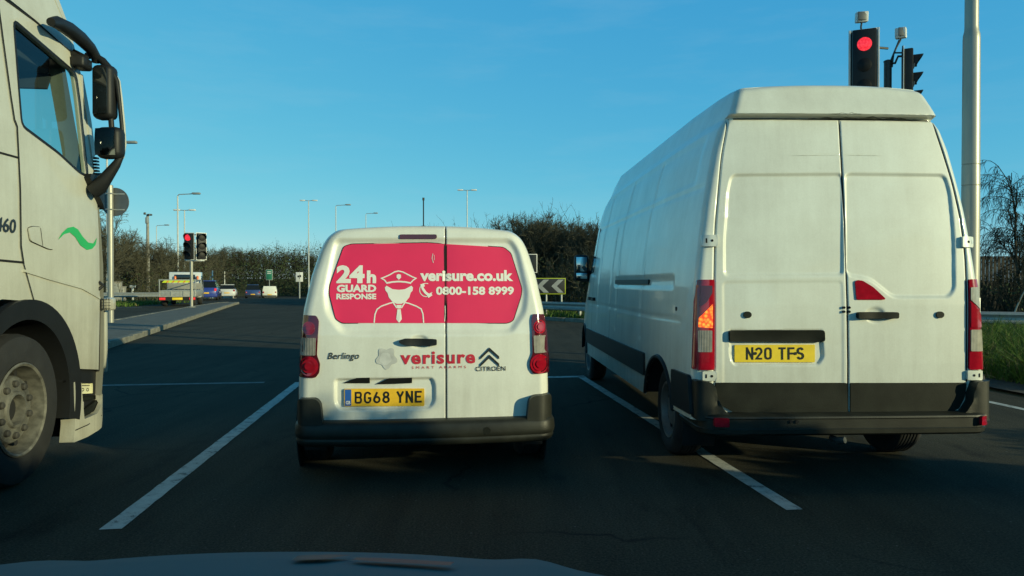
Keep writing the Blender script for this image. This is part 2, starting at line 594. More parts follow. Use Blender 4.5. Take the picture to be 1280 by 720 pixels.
# ------------------------------------------------------------------ surfaces that carry pads, lamps and lettering
class Surf:
    """fn(u, v) -> 3D point; out = outward direction"""
    def __init__(s, fn, out, yfun=None):
        s.fn, s.out, s.yfun = fn, Vector(out), yfun

    def pts(s, uv, off):
        if s.yfun is None:
            o = off if hasattr(off, '__len__') else [off] * len(uv)
            return [s.pt(u, v, a) for (u, v), a in zip(uv, o)]
        a = np.asarray(uv, float)
        y = s.yfun(a[:, 0], a[:, 1]) - np.asarray(off)
        return np.stack([a[:, 0], y, a[:, 1]], 1).tolist()

    def pt(s, u, v, off):
        return Vector(s.fn(u, v)) + s.out * off

    def flat(s, mb, verts, faces, off, mi=0):
        mb.add(s.pts(verts, off), faces, mi)

    def pad(s, mb, poly, off=0.01, back=0.01, edge=0.004, cell=0.06, mi=0, skirt=True, hole=None):
        bm = bmesh.new()
        vs = [bm.verts.new((u, v, 0)) for u, v in poly]
        if hole is None:
            bm.faces.new(vs)
        else:
            hs = [bm.verts.new((u, v, 0)) for u, v in hole]
            es = [bm.edges.new((l[i], l[(i + 1) % len(l)])) for l in (vs, hs) for i in range(len(l))]
            bmesh.ops.triangle_fill(bm, use_beauty=True, use_dissolve=False, edges=es)
        lay = bm.verts.layers.float.new('h')
        if skirt and edge > 0 and hole is None:
            bmesh.ops.inset_individual(bm, faces=list(bm.faces), thickness=edge, depth=0, use_even_offset=True)
            bd = {v for e in bm.edges if e.is_boundary for v in e.verts}
            for v in bm.verts: v[lay] = 0.35 if v in bd else 1.0
        else:
            for v in bm.verts: v[lay] = 1.0
        us = [p[0] for p in poly]; ws_ = [p[1] for p in poly]
        for k, (lo, hi) in enumerate(((min(us), max(us)), (min(ws_), max(ws_)))):
            n = int((hi - lo) / cell)
            for i in range(1, n + 1):
                c = lo + (hi - lo) * i / (n + 1)
                co = (c, 0, 0) if k == 0 else (0, c, 0)
                no = (1, 0, 0) if k == 0 else (0, 1, 0)
                bmesh.ops.bisect_plane(bm, geom=list(bm.verts) + list(bm.edges) + list(bm.faces), plane_co=co, plane_no=no, dist=1e-5)
        bm.verts.index_update()
        bnd = [e for e in bm.edges if e.is_boundary]
        n0 = len(mb.v)
        mb.add(s.pts([(v.co.x, v.co.y) for v in bm.verts], [off * v[lay] for v in bm.verts]), [[v.index for v in f.verts] for f in bm.faces], mi)
        if skirt:
            idx = {}
            bv = [v for v in bm.verts if any(e.is_boundary for e in v.link_edges)]
            for v, p in zip(bv, s.pts([(v.co.x, v.co.y) for v in bv], -back)):
                idx[v.index] = len(mb.v)
                mb.v.append(tuple(p))
            for e in bnd:
                a, b = e.verts[0].index, e.verts[1].index
                mb.f.append((n0 + a, n0 + b, idx[b], idx[a])); mb.m.append(mi)
        bm.free()
        return mb

    def text(s, mb, body, box, off=0.003, bold=0.0, shear=0.0, spacing=1.0, mi=0):
        """box = (u0, v0, u1, v1)"""
        v, f = text_mesh(body, bold, shear, spacing)
        u0, v0, u1, v1 = box
        s.flat(mb, [(u0 + a * (u1 - u0), v0 + b * (v1 - v0)) for a, b in v], f, off, mi)
        return mb

    def line(s, mb, pts, w, off=0.003, closed=False, mi=0):
        v, f = stroke(pts, w, closed)
        s.flat(mb, v, f, off, mi)
        return mb

    def plate_text(s, mb, body, box, off, mi=0):
        u0, v0, u1, v1 = box
        adv = sum(61 if c != ' ' else 33 for c in body) - 11
        sx, sy = (u1 - u0) / adv, (v1 - v0) / 79.0
        x = 0
        k = 0
        for c in body:
            if c == ' ': x += 33; continue
            for pts, cl in plate_glyph(c):
                v, f = stroke(pts, 12.5, cl)
                s.flat(mb, [(u0 + (x + a) * sx, v0 + b * sy) for a, b in v], f, off + 0.0002 * k, mi)
                k += 1
            x += 61
        return mb


def wheel(parent, c, r, w, rim_r, side, rim_mat, style='steel'):
    """centre c, outer face towards side*x: wheel > tyre, rim"""
    hub = bpy.data.objects.new('wheel', None)
    hub.empty_display_size = 0.1
    COL.objects.link(hub)
    hub.parent = parent
    hub.location = c
    t = MB()
    h = w / 2
    prof = [(rim_r, -h * 0.8), (rim_r + 0.02, -h * .95), (r - 0.06, -h), (r - 0.02, -h * 0.9), (r, -h * 0.6)]
    for k in range(-2, 3):                       # grooves round the tread
        g = k * h * 0.22
        prof += [(r, g - 0.006), (r - 0.008, g - 0.003), (r - 0.008, g + 0.003), (r, g + 0.006)]
    prof += [(r, h * 0.6), (r - 0.02, h * 0.9), (r - 0.06, h), (rim_r + 0.02, h * .95), (rim_r, h * 0.8)]
    t.lathe(prof, 'x', (0, 0, 0), 48, 0, caps=False)
    t.build('tyre', M['rubber'], hub, 45)
    m = MB()
    s = side
    if style == 'truck':
        m.lathe([(rim_r + .004, s * h * .82), (rim_r + .014, s * (h * .97)), (rim_r + .004, s * h * 1.02), (rim_r - .010, s * h * .96), (rim_r - .016, s * h * .6), (rim_r - .024, s * h * .1)], 'x', (0, 0, 0), 48, 0, caps=False)
        m.lathe([(rim_r - .024, s * h * .1), (rim_r - .030, -s * h * .3), (.236, -s * h * .3), (.228, s * h * .2)], 'x', (0, 0, 0), 48, 3, caps=False)  # recess ring, its shade carried by the dark material
        m.lathe([(.228, s * h * .2), (.226, s * h * .52), (.215, s * (h * .62)), (.125, s * h * .70), (.118, s * h * .78), (.100, s * h * .80), (.085, s * h * .3), (0, s * h * .3)], 'x', (0, 0, 0), 48, 0, caps=False)
        for k in range(10):
            a = 2 * math.pi * (k + .5) / 10
            cy, cz = .172 * math.cos(a), .172 * math.sin(a)
            m.lathe([(.023, s * h * .6), (.023, s * h * .78), (.016, s * (h * .83)), (0, s * (h * .83))], 'x', (0, cy, cz), 10, 3)
        for k in range(10):
            a = 2 * math.pi * k / 10
            m.lathe([(.022, s * h * .46), (.022, s * h * .47), (0, s * h * .475)], 'x', (0, .246 * math.cos(a), .246 * math.sin(a)), 10, 2)
        m.lathe([(.082, s * h * .28), (.080, s * h * .45), (.05, s * h * .5), (0, s * h * .5)], 'x', (0, 0, 0), 20, 2)
        m.build('rim', [rim_mat, M['chrome'], M['underside'], M['rim_recess']], hub, 40)
    else:
        m.lathe([(rim_r + .003, s * h * .80), (rim_r + .006, s * h * .93), (rim_r - .012, s * h * .9), (rim_r - .025, s * h * .4), (rim_r * .7, s * h * .35), (rim_r * .55, s * h * .62), (rim_r * .25, s * h * .68), (0, s * h * .68)], 'x', (0, 0, 0), 40, 0, caps=False)
        for k in range(12):
            a = 2 * math.pi * k / 12
            m.lathe([(.02, s * h * .44), (.02, s * h * .50), (0, s * h * .50)], 'x', (0, rim_r * .74 * math.cos(a), rim_r * .74 * math.sin(a)), 8, 1)
        m.build('rim', [rim_mat, M['underside']], hub, 40)
    return hub


def rear_grid(cols, rows, xf, yf):
    """cols: list of (n, ) column blocks; returns arrays X, Y, Z for a rear face"""
    Z = np.repeat(rows[:, None], cols.shape[0], 1)
    X = xf(cols, Z)
    Y = yf(X, Z)
    return X, Y, Z


def grid_part(X, Y, Z, c0, c1, r0, r1, mb=None, mi=0):
    mb = mb or MB()
    x, y, z = X[r0:r1 + 1, c0:c1 + 1], Y[r0:r1 + 1, c0:c1 + 1], Z[r0:r1 + 1, c0:c1 + 1]
    nr, nc = x.shape
    vs = np.stack([x.ravel(), y.ravel(), z.ravel()], 1).tolist()
    fs = [(i * nc + j, i * nc + j + 1, (i + 1) * nc + j + 1, (i + 1) * nc + j) for i in range(nr - 1) for j in range(nc - 1)]
    return mb.add(vs, fs, mi)


class Placed:
    """turns pixels of the photograph into points on a vehicle's rear or side, in the vehicle's own metres"""
    def __init__(s, ox, oy, rz):
        s.o, s.rz = Vector((ox, oy, 0)), rz
        c, n = math.cos(-rz), math.sin(-rz)
        s.rot = lambda v: Vector((v.x * c - v.y * n, v.x * n + v.y * c, v.z))
        s.e = s.rot(Vector((0, 0, CAM_H)) - s.o)

    def rear(s, px, py, lean):
        d = s.rot(ray(px, py))
        y = 0.0
        for _ in range(5):
            t = (y - s.e.y) / d.y
            p = s.e + d * t
            y = lean(p.z)
        return (p.x, p.z)

    def side(s, px, py, x0):
        d = s.rot(ray(px, py))
        t = (x0 - s.e.x) / d.x
        p = s.e + d * t
        return (p.y, p.z)


# ------------------------------------------------------------------ van bodies
def smooth_table(zs, ws, n=400, k=25):
    o = np.argsort(zs)
    zs, ws = np.asarray(zs)[o], np.asarray(ws)[o]
    g = np.linspace(zs[0], zs[-1], n)
    w = np.interp(g, zs, ws)
    pad = np.pad(w, k, mode='reflect', reflect_type='odd')
    w2 = np.convolve(pad, np.ones(2 * k + 1) / (2 * k + 1), 'valid')
    return lambda z: np.interp(z, g, w2)


def edge_round(d, r):
    """how far a surface has curved away, d metres from its outline"""
    a = np.clip((r - d) / r, 0, 0.985)
    return r * (1 - np.sqrt(1 - a * a))


def shell(loop, stations, disp=None):
    """loop: Nx3 rear outline (left foot, over the roof, right foot); stations: (Y, width factor, foot z, roof z)"""
    loop = np.asarray(loop)
    z0, z1 = loop[0, 2], loop[:, 2].max()
    ym = loop[:, 1].mean()
    rings = [loop]
    Y0 = loop[:, 1].max()
    for (Y, sx, zb, zt) in stations:
        k = max(0.0, 1 - Y / 1.2)
        y = Y + (loop[:, 1] - ym) * k
        z = zb + (loop[:, 2] - z0) * (zt - zb) / (z1 - z0)
        x = loop[:, 0] * sx
        if disp is not None:
            x = x - np.sign(x) * disp(y, z)
        rings.append(np.stack([x, y, z], 1))
    n = len(loop)
    vs = np.concatenate(rings).tolist()
    fs = []
    for i in range(len(rings) - 1):
        for j in range(n - 1):
            fs.append((i * n + j, (i + 1) * n + j, (i + 1) * n + j + 1, i * n + j + 1))
    fs.append(tuple((len(rings) - 1) * n + j for j in range(n)))
    return vs, fs, rings


def sweep(path, prof):
    """path: plan points (x, y) left to right; prof: (out, z); outwards = to the right of travel reversed (rear)"""
    P_ = [Vector(p) for p in path]
    vs, fs = [], []
    k = len(prof)
    for i, p in enumerate(P_):
        t = (P_[min(i + 1, len(P_) - 1)] - P_[max(i - 1, 0)]).normalized()
        n = Vector((t.y, -t.x))
        for o, z in prof:
            q = p + n * o
            vs.append((q.x, q.y, z))
    for i in range(len(P_) - 1):
        for j in range(k - 1):
            fs.append((i * k + j, i * k + j + 1, (i + 1) * k + j + 1, (i + 1) * k + j))
    fs.append(tuple(range(k)))
    fs.append(tuple((len(P_) - 1) * k + j for j in range(k)))
    return vs, fs


def interp_stations(keys, ys):
    ks = np.array(keys)
    return [(y, *[float(np.interp(y, ks[:, 0], ks[:, c])) for c in (1, 2, 3)]) for y in ys]


# ---- the small van straight ahead
def small_van():
    ox, oy, rz = -0.6, 4.9, 0.115
    T = thing('small_van', 'small white panel van straight ahead with a pink film across its rear windows', 'van', (ox, oy, 0), rz)
    pl = Placed(ox, oy, rz)
    lean_a = lambda z: np.interp(z, [0.2, 0.45, 1.0, 1.3, 1.6, 1.8], [0.0, 0.0, 0.012, 0.06, 0.115, 0.15])
    lean = lambda z: float(lean_a(z))
    q = lambda x, y: pl.rear(x, y, lean)
    rows_px = [(287, 421, 643), (292, 411, 647), (298, 405, 653), (307, 399.5, 658), (317, 395.5, 662), (345, 386, 671), (390, 376.5, 682), (445, 372.7, 687.5), (490, 372, 689), (540, 373, 688)]
    zs = [(q(a, y)[1] + q(b, y)[1]) / 2 for y, a, b in rows_px]
    wsd = [(q(b, y)[0] - q(a, y)[0]) / 2 for y, a, b in rows_px]
    cx = float(np.mean([(q(b, y)[0] + q(a, y)[0]) / 2 for y, a, b in rows_px]))
    W0 = smooth_table(zs + [1.80], wsd + [wsd[0] - 0.12], k=6)
    W = lambda z: W0(z)
    zc = q(530, 282)[1]
    ztop = lambda u: zc - 0.030 * np.abs(u) ** 2.2
    gapx = q(557.5, 400)[0]
    g = lambda pts: [q(*p) for p in pts]
    film = rpoly(g([(429, 308), (438, 305), (534, 303.5), (630, 309), (639, 316), (653, 361), (652, 370), (642, 401), (635, 404), (427, 404), (419, 399), (411, 368), (411.5, 357)]), 0.018, 3)
    outer = rpoly(g([(417, 296), (412, 312), (401, 366), (404, 392), (424, 419), (440, 421), (628, 420), (642, 418), (660, 392), (663, 366), (651, 312), (640, 296)]), 0.05, 4)
    plate_rec = rpoly(g([(417, 473), (541, 471), (545, 480), (545, 503), (538, 512), (425, 515), (417, 505)]), 0.03, 4)
    dish = g([(524 + 13 * math.cos(a), 427 + 10.5 * math.sin(a)) for a in np.linspace(0, 2 * math.pi, 24, endpoint=False)])

    def disp(x, z):
        d = 0.024 * sstep(0.0, 0.050, -sdf(outer, x, z))
        d = d + 0.004 * sstep(-0.004, 0.008, -sdf(film, x, z))
        d = d + 0.022 * sstep(0.0, 0.020, -sdf(plate_rec, x, z))
        d = d + 0.016 * sstep(0.0, 0.035, -sdf(dish, x, z))
        d = d + 0.007 * np.exp(-((x - gapx) / 0.006) ** 2)
        return d

    def Yf(x, z):
        u = (x - cx) / W(z)
        y = lean_a(z) + 0.028 * np.abs(u) ** 2.5 + edge_round(W(z) - np.abs(x - cx), 0.075) + edge_round(ztop(u) - z, 0.05)
        return y + disp(x, z)

    surf = Surf(lambda x, z: (x, float(Yf(np.array([x]), np.array([z]))[0]), z), (0, -1, 0), Yf)
    tl = 1 - (1 - np.linspace(0, 1, 118)) ** 1.0
    tl = np.unique(np.concatenate([tl, np.linspace(0, 0.10, 26), np.linspace(0.97, 1, 10)]))
    tr = np.unique(np.concatenate([np.linspace(0, 1, 84), np.linspace(0.90, 1, 26), np.linspace(0, 0.03, 10)]))
    cols = np.concatenate([-1 + tl, tr[1:]])
    gi = len(tl) - 1

    def Xf(c, Z):
        w = W(Z)
        cc = np.repeat(c[None, :], Z.shape[0], 0)
        return np.where(cc <= 0, gapx + cc * (gapx - (cx - w)), gapx + cc * (cx + w - gapx))
    r = np.unique(np.concatenate([np.linspace(0, 1, 190), np.linspace(0.955, 1, 20)]))
    z0 = 0.385
    uu = np.where(cols <= 0, cols * (1 + gapx) + gapx, gapx + cols * (1 - gapx))
    Z = z0 + r[:, None] * (ztop(uu)[None, :] - z0)
    X = Xf(cols, Z)
    Y = Yf(X, Z)
    for c0, c1 in ((0, gi), (gi, len(cols) - 1)):
        dr = grid_part(X, Y, Z, c0, c1, 0, len(r) - 1).build('rear_door', M['white_small'], T, 50)
        if c0 == 0: left = dr
        else: right = dr
    loop = [(X[i, 0], Y[i, 0], Z[i, 0]) for i in range(len(r))] + [(X[-1, j], Y[-1, j], Z[-1, j]) for j in range(1, len(cols) - 1)] + [(X[i, -1], Y[i, -1], Z[i, -1]) for i in range(len(r) - 1, -1, -1)]
    keys = [(0.0, 1.0, 0.385, zc), (0.4, 1.02, 0.30, zc + .01), (1.2, 1.05, 0.27, zc + .02), (2.4, 1.05, 0.27, zc + .0), (2.8, 1.03, 0.27, 1.66), (3.45, 1.01, 0.27, 1.10), (4.1, 0.96, 0.27, 0.98), (4.32, 0.86, 0.3, 0.82), (4.38, .7, .33, .6)]
    ys = [.28, .4, .6, .9, 1.2, 1.8, 2.4, 2.6, 2.8, 3.1, 3.3, 3.45, 3.6, 3.9, 4.1, 4.22, 4.32, 4.38]
    vs, fs, rings = shell(loop, interp_stations(keys, ys))
    MB().add(vs, fs).build('body', M['white_small'], T, 50)
    MB().box((0, 2.2, 0.27), (1.6, 3.9, 0.1)).build('underbody', M['underside'], T)
    # shut line between the doors
    s = MB()
    surf.line(s, [(gapx, z) for z in np.linspace(q(557, 524)[1], zc - 0.004, 60)], 0.0075, 0.0035)
    s.build('door_seal', M['dark_gap'], right)
    s = MB()
    zb = q(530, 524.5)[1]
    surf.line(s, [(x, zb) for x in np.linspace(cx - .70, cx + .70, 30)], 0.008, 0.003)
    s.build('shut_line', M['dark_gap'], T)
    # pink film on the two windows, split at the gap
    def clip(poly, x, keep_left):
        out = []
        k = len(poly)
        for i in range(k):
            a, b = poly[i], poly[(i + 1) % k]
            ia, ib = (a[0] <= x) == keep_left, (b[0] <= x) == keep_left
            if ia: out.append(a)
            if ia != ib:
                t = (x - a[0]) / (b[0] - a[0])
                out.append((x, a[1] + t * (b[1] - a[1])))
        return out
    for door, kl, e in ((left, True, -0.005), (right, False, 0.005)):
        s = MB()
        surf.pad(s, clip(film, gapx + e, kl), 0.004, 0.004, 0.003, 0.05)
        s.build('window_film', M['pink'], door, 30)
        s = MB()
        cl = clip(film, gapx + e, kl)
        surf.line(s, cl, .010, .0036, closed=True)  # dark seal line, widened to draw the thin shadow around the recess edge
        s.build('window_seal', M['dark_gap'], door, 0)  # seal line that also draws the shadow of the recess edge
    # lettering on the film: a box in pixels (x0, top, x1, bottom)
    def tx(mb, body, x0, y0, x1, y1, **k):
        a, b = q(x0, y1), q(x1, y0)
        surf.text(mb, body, (a[0], a[1], b[0], b[1]), off=k.pop('off', 0.0062), **k)
    s = MB()
    tx(s, '24', 419.5, 331.5, 455.5, 354, bold=0.05)
    tx(s, 'h', 458, 338, 470, 354, bold=0.045)
    tx(s, 'GUARD', 420, 355.8, 470, 365.4, bold=0.05)
    tx(s, 'RESPONSE', 419.5, 367, 470, 374.4, bold=0.045)
    tx(s, 'verisure.co.uk', 525, 337.5, 642, 351.5, bold=0.042)
    tx(s, '0800-158 8999', 545, 358.2, 643, 369, bold=0.04)
    # handset in a ring
    c = [q(x, y) for x, y in arc(532.5, 362.5, 8.0, 8.3, 20, 290, 20)]
    surf.line(s, c, 0.005, 0.0062)
    surf.line(s, g([(527, 356.5), (528.5, 361), (532, 366), (537, 369.5)]), 0.017, 0.0066)
    surf.line(s, g([(525.8, 357.5), (530.5, 356)]), 0.022, 0.0070)
    surf.line(s, g([(534.5, 370.8), (539.5, 367.5)]), 0.022, 0.0072)
    # guard: cap, face, shoulders, tie
    K = lambda pts: [q(400 + a / 3.427, 290 + b / 3.427) for a, b in pts]
    cap = K([(283, 216), (276, 206), (262, 198), (276, 193), (300, 182), (318, 171), (335, 167), (354, 171), (374, 181), (397, 193), (411, 198), (398, 207), (390, 216)])
    surf.line(s, cap, 0.0085, 0.0062, closed=False)
    surf.line(s, K([(283, 219), (310, 214), (337, 212), (364, 214), (390, 219)]), 0.011, 0.0064)
    shield = K([(328, 183), (337, 180), (346, 183), (347, 194), (337, 205), (327, 194)])
    surf.pad(s, shield, 0.0064, 0, 0, 1, skirt=False)
    face = K([(277, 238), (284, 230), (310, 245), (337, 248), (364, 245), (391, 230), (398, 238), (396, 252), (388, 260), (382, 280), (366, 300), (348, 308), (328, 308), (310, 300), (294, 280), (288, 260), (280, 252)])
    surf.pad(s, face, 0.0062, 0, 0, 0.05, skirt=False)
    surf.line(s, K([(231, 390), (234, 355), (243, 332), (262, 318), (296, 306), (314, 302)]), 0.0085, 0.0062)
    surf.line(s, K([(362, 302), (380, 306), (412, 318), (433, 330), (441, 352), (444, 390)]), 0.0085, 0.0062)
    surf.line(s, K([(312, 301), (328, 326)]), 0.0085, 0.0064)
    surf.line(s, K([(364, 301), (348, 326)]), 0.0085, 0.0064)
    surf.pad(s, K([(326, 313), (350, 313), (345, 328), (331, 328)]), 0.0066, 0, 0, 1, skirt=False)
    surf.pad(s, K([(331, 331), (345, 331), (350, 374), (338, 390), (326, 374)]), 0.0066, 0, 0, 1, skirt=False)
    s.build('film_lettering', M['vinyl_white'], left, 0, normals=False)
    # worn scratches in the film
    s = MB()
    surf.line(s, K([(484, 92), (480, 112), (486, 132)]), 0.004, 0.0062)
    surf.line(s, K([(489, 98), (490, 120)]), 0.003, 0.0062)
    surf.line(s, K([(536, 316), (537, 350), (534, 384)]), 0.004, 0.0062)
    s.build('scratch_mark', M['vinyl_pale'], left, 0, normals=False)
    # lower logo
    s = MB()
    tx(s, 'verisure', 500.5, 438.5, 594, 455.5, bold=0.030, spacing=1.12, off=0.004)
    tx(s, 'SMART ALARMS', 515, 457, 582.5, 461, bold=0.0, spacing=1.8, off=0.004)
    s.build('logo_lettering', M['vinyl_red'], left, 0, normals=False)
    def star(r0, cx_, cy_, n=60, rot=0.3, amp=.16):
        return g([(cx_ + r0 * (1 + amp * math.cos(5 * (a + rot))) * math.cos(a), cy_ - r0 * 1.02 * (1 + amp * math.cos(5 * (a + rot))) * math.sin(a)) for a in np.linspace(0, 2 * math.pi, n, endpoint=False)])
    s = MB()
    surf.pad(s, star(12.2, 483.2, 447.5), 0.004, 0, 0, .1, 0, skirt=False)
    surf.pad(s, star(7.4, 481.8, 448.5, amp=.07), 0.0046, 0, 0, .1, 1, skirt=False)
    s.build('flower_emblem', [M['vinyl_grey'], M['vinyl_pale']], left, 0, normals=False)
    # badges in relief
    s = MB()
    tx(s, 'Berlingo', 409.5, 440.5, 449, 451.8, bold=0.008, shear=0.28, spacing=1.08, off=0.006)
    s.build('model_badge', M['badge_dark'], left, 0, normals=False)
    s = MB()
    tx(s, 'CITROËN', 594.5, 456.5, 632, 464, bold=0.008, spacing=1.05, off=0.006)
    for dy in (0, 9):
        ch = g([(600.5, 446 + dy), (612, 434.5 + dy), (624, 445.5 + dy), (624, 448.6 + dy), (612, 438.0 + dy), (600.5, 449.1 + dy)])
        surf.pad(s, ch, 0.010, 0.004, 0.003, 1)
    s.build('maker_badge', M['badge_dark'], right, 30)
    # brake light, handle
    s = MB()
    surf.pad(s, rpoly(g([(499.5, 293), (546, 293), (546, 298.5), (499.5, 298.5)]), 0.012, 4), 0.008, 0.01, 0.004, 0.1)
    s.build('high_brake_light', M['lens_dark'], left)
    s = MB()
    surf.pad(s, rpoly(g([(498, 426), (506, 423), (540, 423.5), (546, 424), (546, 431), (540, 432), (508, 431.5), (500, 429)]), 0.01, 3), 0.030, 0.01, 0.008, 0.05)
    s.build('door_handle', M['black_plastic'], left)
    # plate
    s = MB()
    pp = rpoly(g([(430, 486.5), (530.5, 486), (530.5, 508), (430, 508.5)]), 0.008, 3)
    surf_p = Surf(lambda x, z: (x, 0.0235 + float(lean_a(z)), z), (0, -1, 0), lambda x, z: 0.0235 + lean_a(z))
    surf_p.pad(s, pp, 0.008, 0.004, 0.003, 1)
    npl = s.build('number_plate', M['plate_yellow'], T)
    s = MB()
    surf_p.pad(s, rpoly(g([(430.8, 487.3), (438.8, 487.3), (438.8, 507.7), (430.8, 507.8)]), .004, 2), 0.0088, 0, 0, 1, skirt=False)
    s.build('blue_band', M['plate_blue'], npl, 0, normals=False)
    s = MB()
    a, b = q(432, 506), q(437.6, 501.5)
    surf_p.text(s, 'GB', (a[0], a[1], b[0], b[1]), 0.0095, bold=.02)
    s.build('band_lettering', M['vinyl_white'], npl, 0, normals=False)
    s = MB()
    a, b = q(443, 505.3), q(528, 488.6)
    surf_p.plate_text(s, 'BG68 YNE', (a[0], a[1], b[0], b[1]), 0.0090)
    s.build('plate_lettering', M['plate_black'], npl, 0, normals=False)
    s = MB()
    surf.pad(s, g([(428, 479.5), (446, 472.5), (462, 472), (462, 479.5)]), 0.008, 0.02, 0.002, .1)
    s.build('plate_light', M['black_plastic'], left)
    s = MB()
    surf.pad(s, g([(470, 480.5), (486, 473), (515, 472), (515, 479), (492, 480)]), 0.012, 0.02, 0.002, .1)
    s.build('plate_light', M['black_plastic'], left)
    # tail lamps
    for sgn in (-1, 1):
        if sgn < 0:
            out = g([(377.5, 394), (395, 394.5), (398.5, 401), (397, 425), (396, 444), (400, 455), (399, 466), (394, 472.5), (371.5, 472), (371.5, 450), (374, 415)])
            c1, c2 = (385.5, 410.5), (385.5, 458)
            clr = g([(375, 422.5), (394.5, 422.5), (394, 444.5), (373, 444.5)])
        else:
            out = g([(666, 392.5), (682.5, 393), (686, 415), (688.5, 450), (688.5, 467), (667, 467.5), (662.5, 461), (662, 452), (666, 442), (665.5, 420), (664.5, 400)])
            c1, c2 = (675.5, 408.5), (675, 455)
            clr = g([(667, 419.5), (684, 419.5), (686, 441), (668, 441.5)])
        s = MB()
        surf.pad(s, rpoly(out, 0.012, 3), 0.014, 0.01, 0.007, 0.03)
        lamp = s.build('tail_lamp', M['lens_dark'], T, 45)
        for (cx_, cy_), rr_ in ((c1, 8.5), (c2, 12.2)):
            s = MB()
            for k_, (f_, o_) in enumerate(((1.0, 0.019), (0.72, 0.024), (0.4, 0.029))):
                surf.pad(s, g([(cx_ + rr_ * f_ * math.cos(t), cy_ + rr_ * f_ * math.sin(t)) for t in np.linspace(0, 2 * math.pi, 22, endpoint=False)]), o_, 0.012 if k_ == 0 else -(o_ - .008), 0.006, 0.1)
            s.build('red_lens', M['lens_red'], lamp, 45)
        s = MB()
        surf.pad(s, rpoly(clr, 0.006, 2), 0.018, 0.01, 0.004, 0.04)
        s.build('clear_lens', M['lens_clear'], lamp, 40)
    # bumper: wrapped bar and two raised corners
    path = [(-0.846, 0.55), (-0.846, 0.25)] + [(-0.765 + 0.12 * math.cos(a), 0.10 + 0.15 * math.sin(a)) for a in np.linspace(math.pi, 1.5 * math.pi, 8)][0:]
    path += [(x, -0.05 - 0.05 * (1 - (x / .76) ** 2)) for x in np.linspace(-.70, 0, 12)]
    path = path + [(-x, y) for x, y in path[::-1][1:]]
    prof = [(-.10, .428), (-.03, .427), (-.006, .418), (.006, .395), (.010, .345), (.006, .318), (-.001, .312), (.0, .302), (.002, .295), (-.008, .272), (-.03, .258), (-.12, .252)]
    v_, f_ = sweep([(x + cx + .010, y) for x, y in path], prof)
    bumper = MB().add(v_, f_).build('rear_bumper', M['bumper_plastic'], T, 50)
    for sgn in (-1, 1):
        s = MB()
        if sgn < 0: pts = g([(371.5, 498), (396, 497), (402, 503), (404.5, 527), (404, 531), (371.5, 531)])
        else: pts = g([(690, 492), (666, 493.5), (660, 499), (657.5, 522), (658, 531), (690, 531)])
        surf.pad(s, rpoly(pts, .03, 4), 0.075, 0.02, 0.020, 0.03)
        s.build('bumper_corner', M['bumper_plastic'], bumper, 50)
    s = MB()
    s.lathe([(.026, -.004), (.026, .002), (.022, .003), (0, .003)], 'y', (cx + .41, -.094, .352), 20)
    s.build('tow_eye_cover', M['grey_plastic'], bumper)
    # aerial
    s = MB()
    ax = q(529, 282)[0]
    s.tube([(ax, .42, zc - .01), (ax, .42, zc + .02)], .016, 10)
    s.tube([(ax, .42, zc + .02), (ax, .40, zc + .205)], .0045, 6)
    s.tube([(ax, .40, zc + .205), (ax, .399, zc + .225)], .008, 8)
    s.build('aerial', M['black_plastic'], T)
    for x, sd in ((-.80, -1), (.80, 1)):
        for y in (.72, 3.45):
            wheel(T, (x, y, .315), .315, .20, .205, sd, M['steel_rim'])
            MB().lathe([(.0, -.005 * sd), (.375, -.005 * sd), (.375, .004 * sd), (0, .004 * sd)], 'x', (sd * .905, y, .30), 36).build('wheel_arch', M['underside'], T)
    for x in (-.78, .78):
        MB().box((cx + x, .35, .22), (.16, .03, .14), bev=.01).build('mudflap', M['underside'], T)
    MB().tube([(cx + .45, .1, .24), (cx + .45, .5, .25)], .025, 10).build('exhaust_pipe', M['underside'], T)
    return T


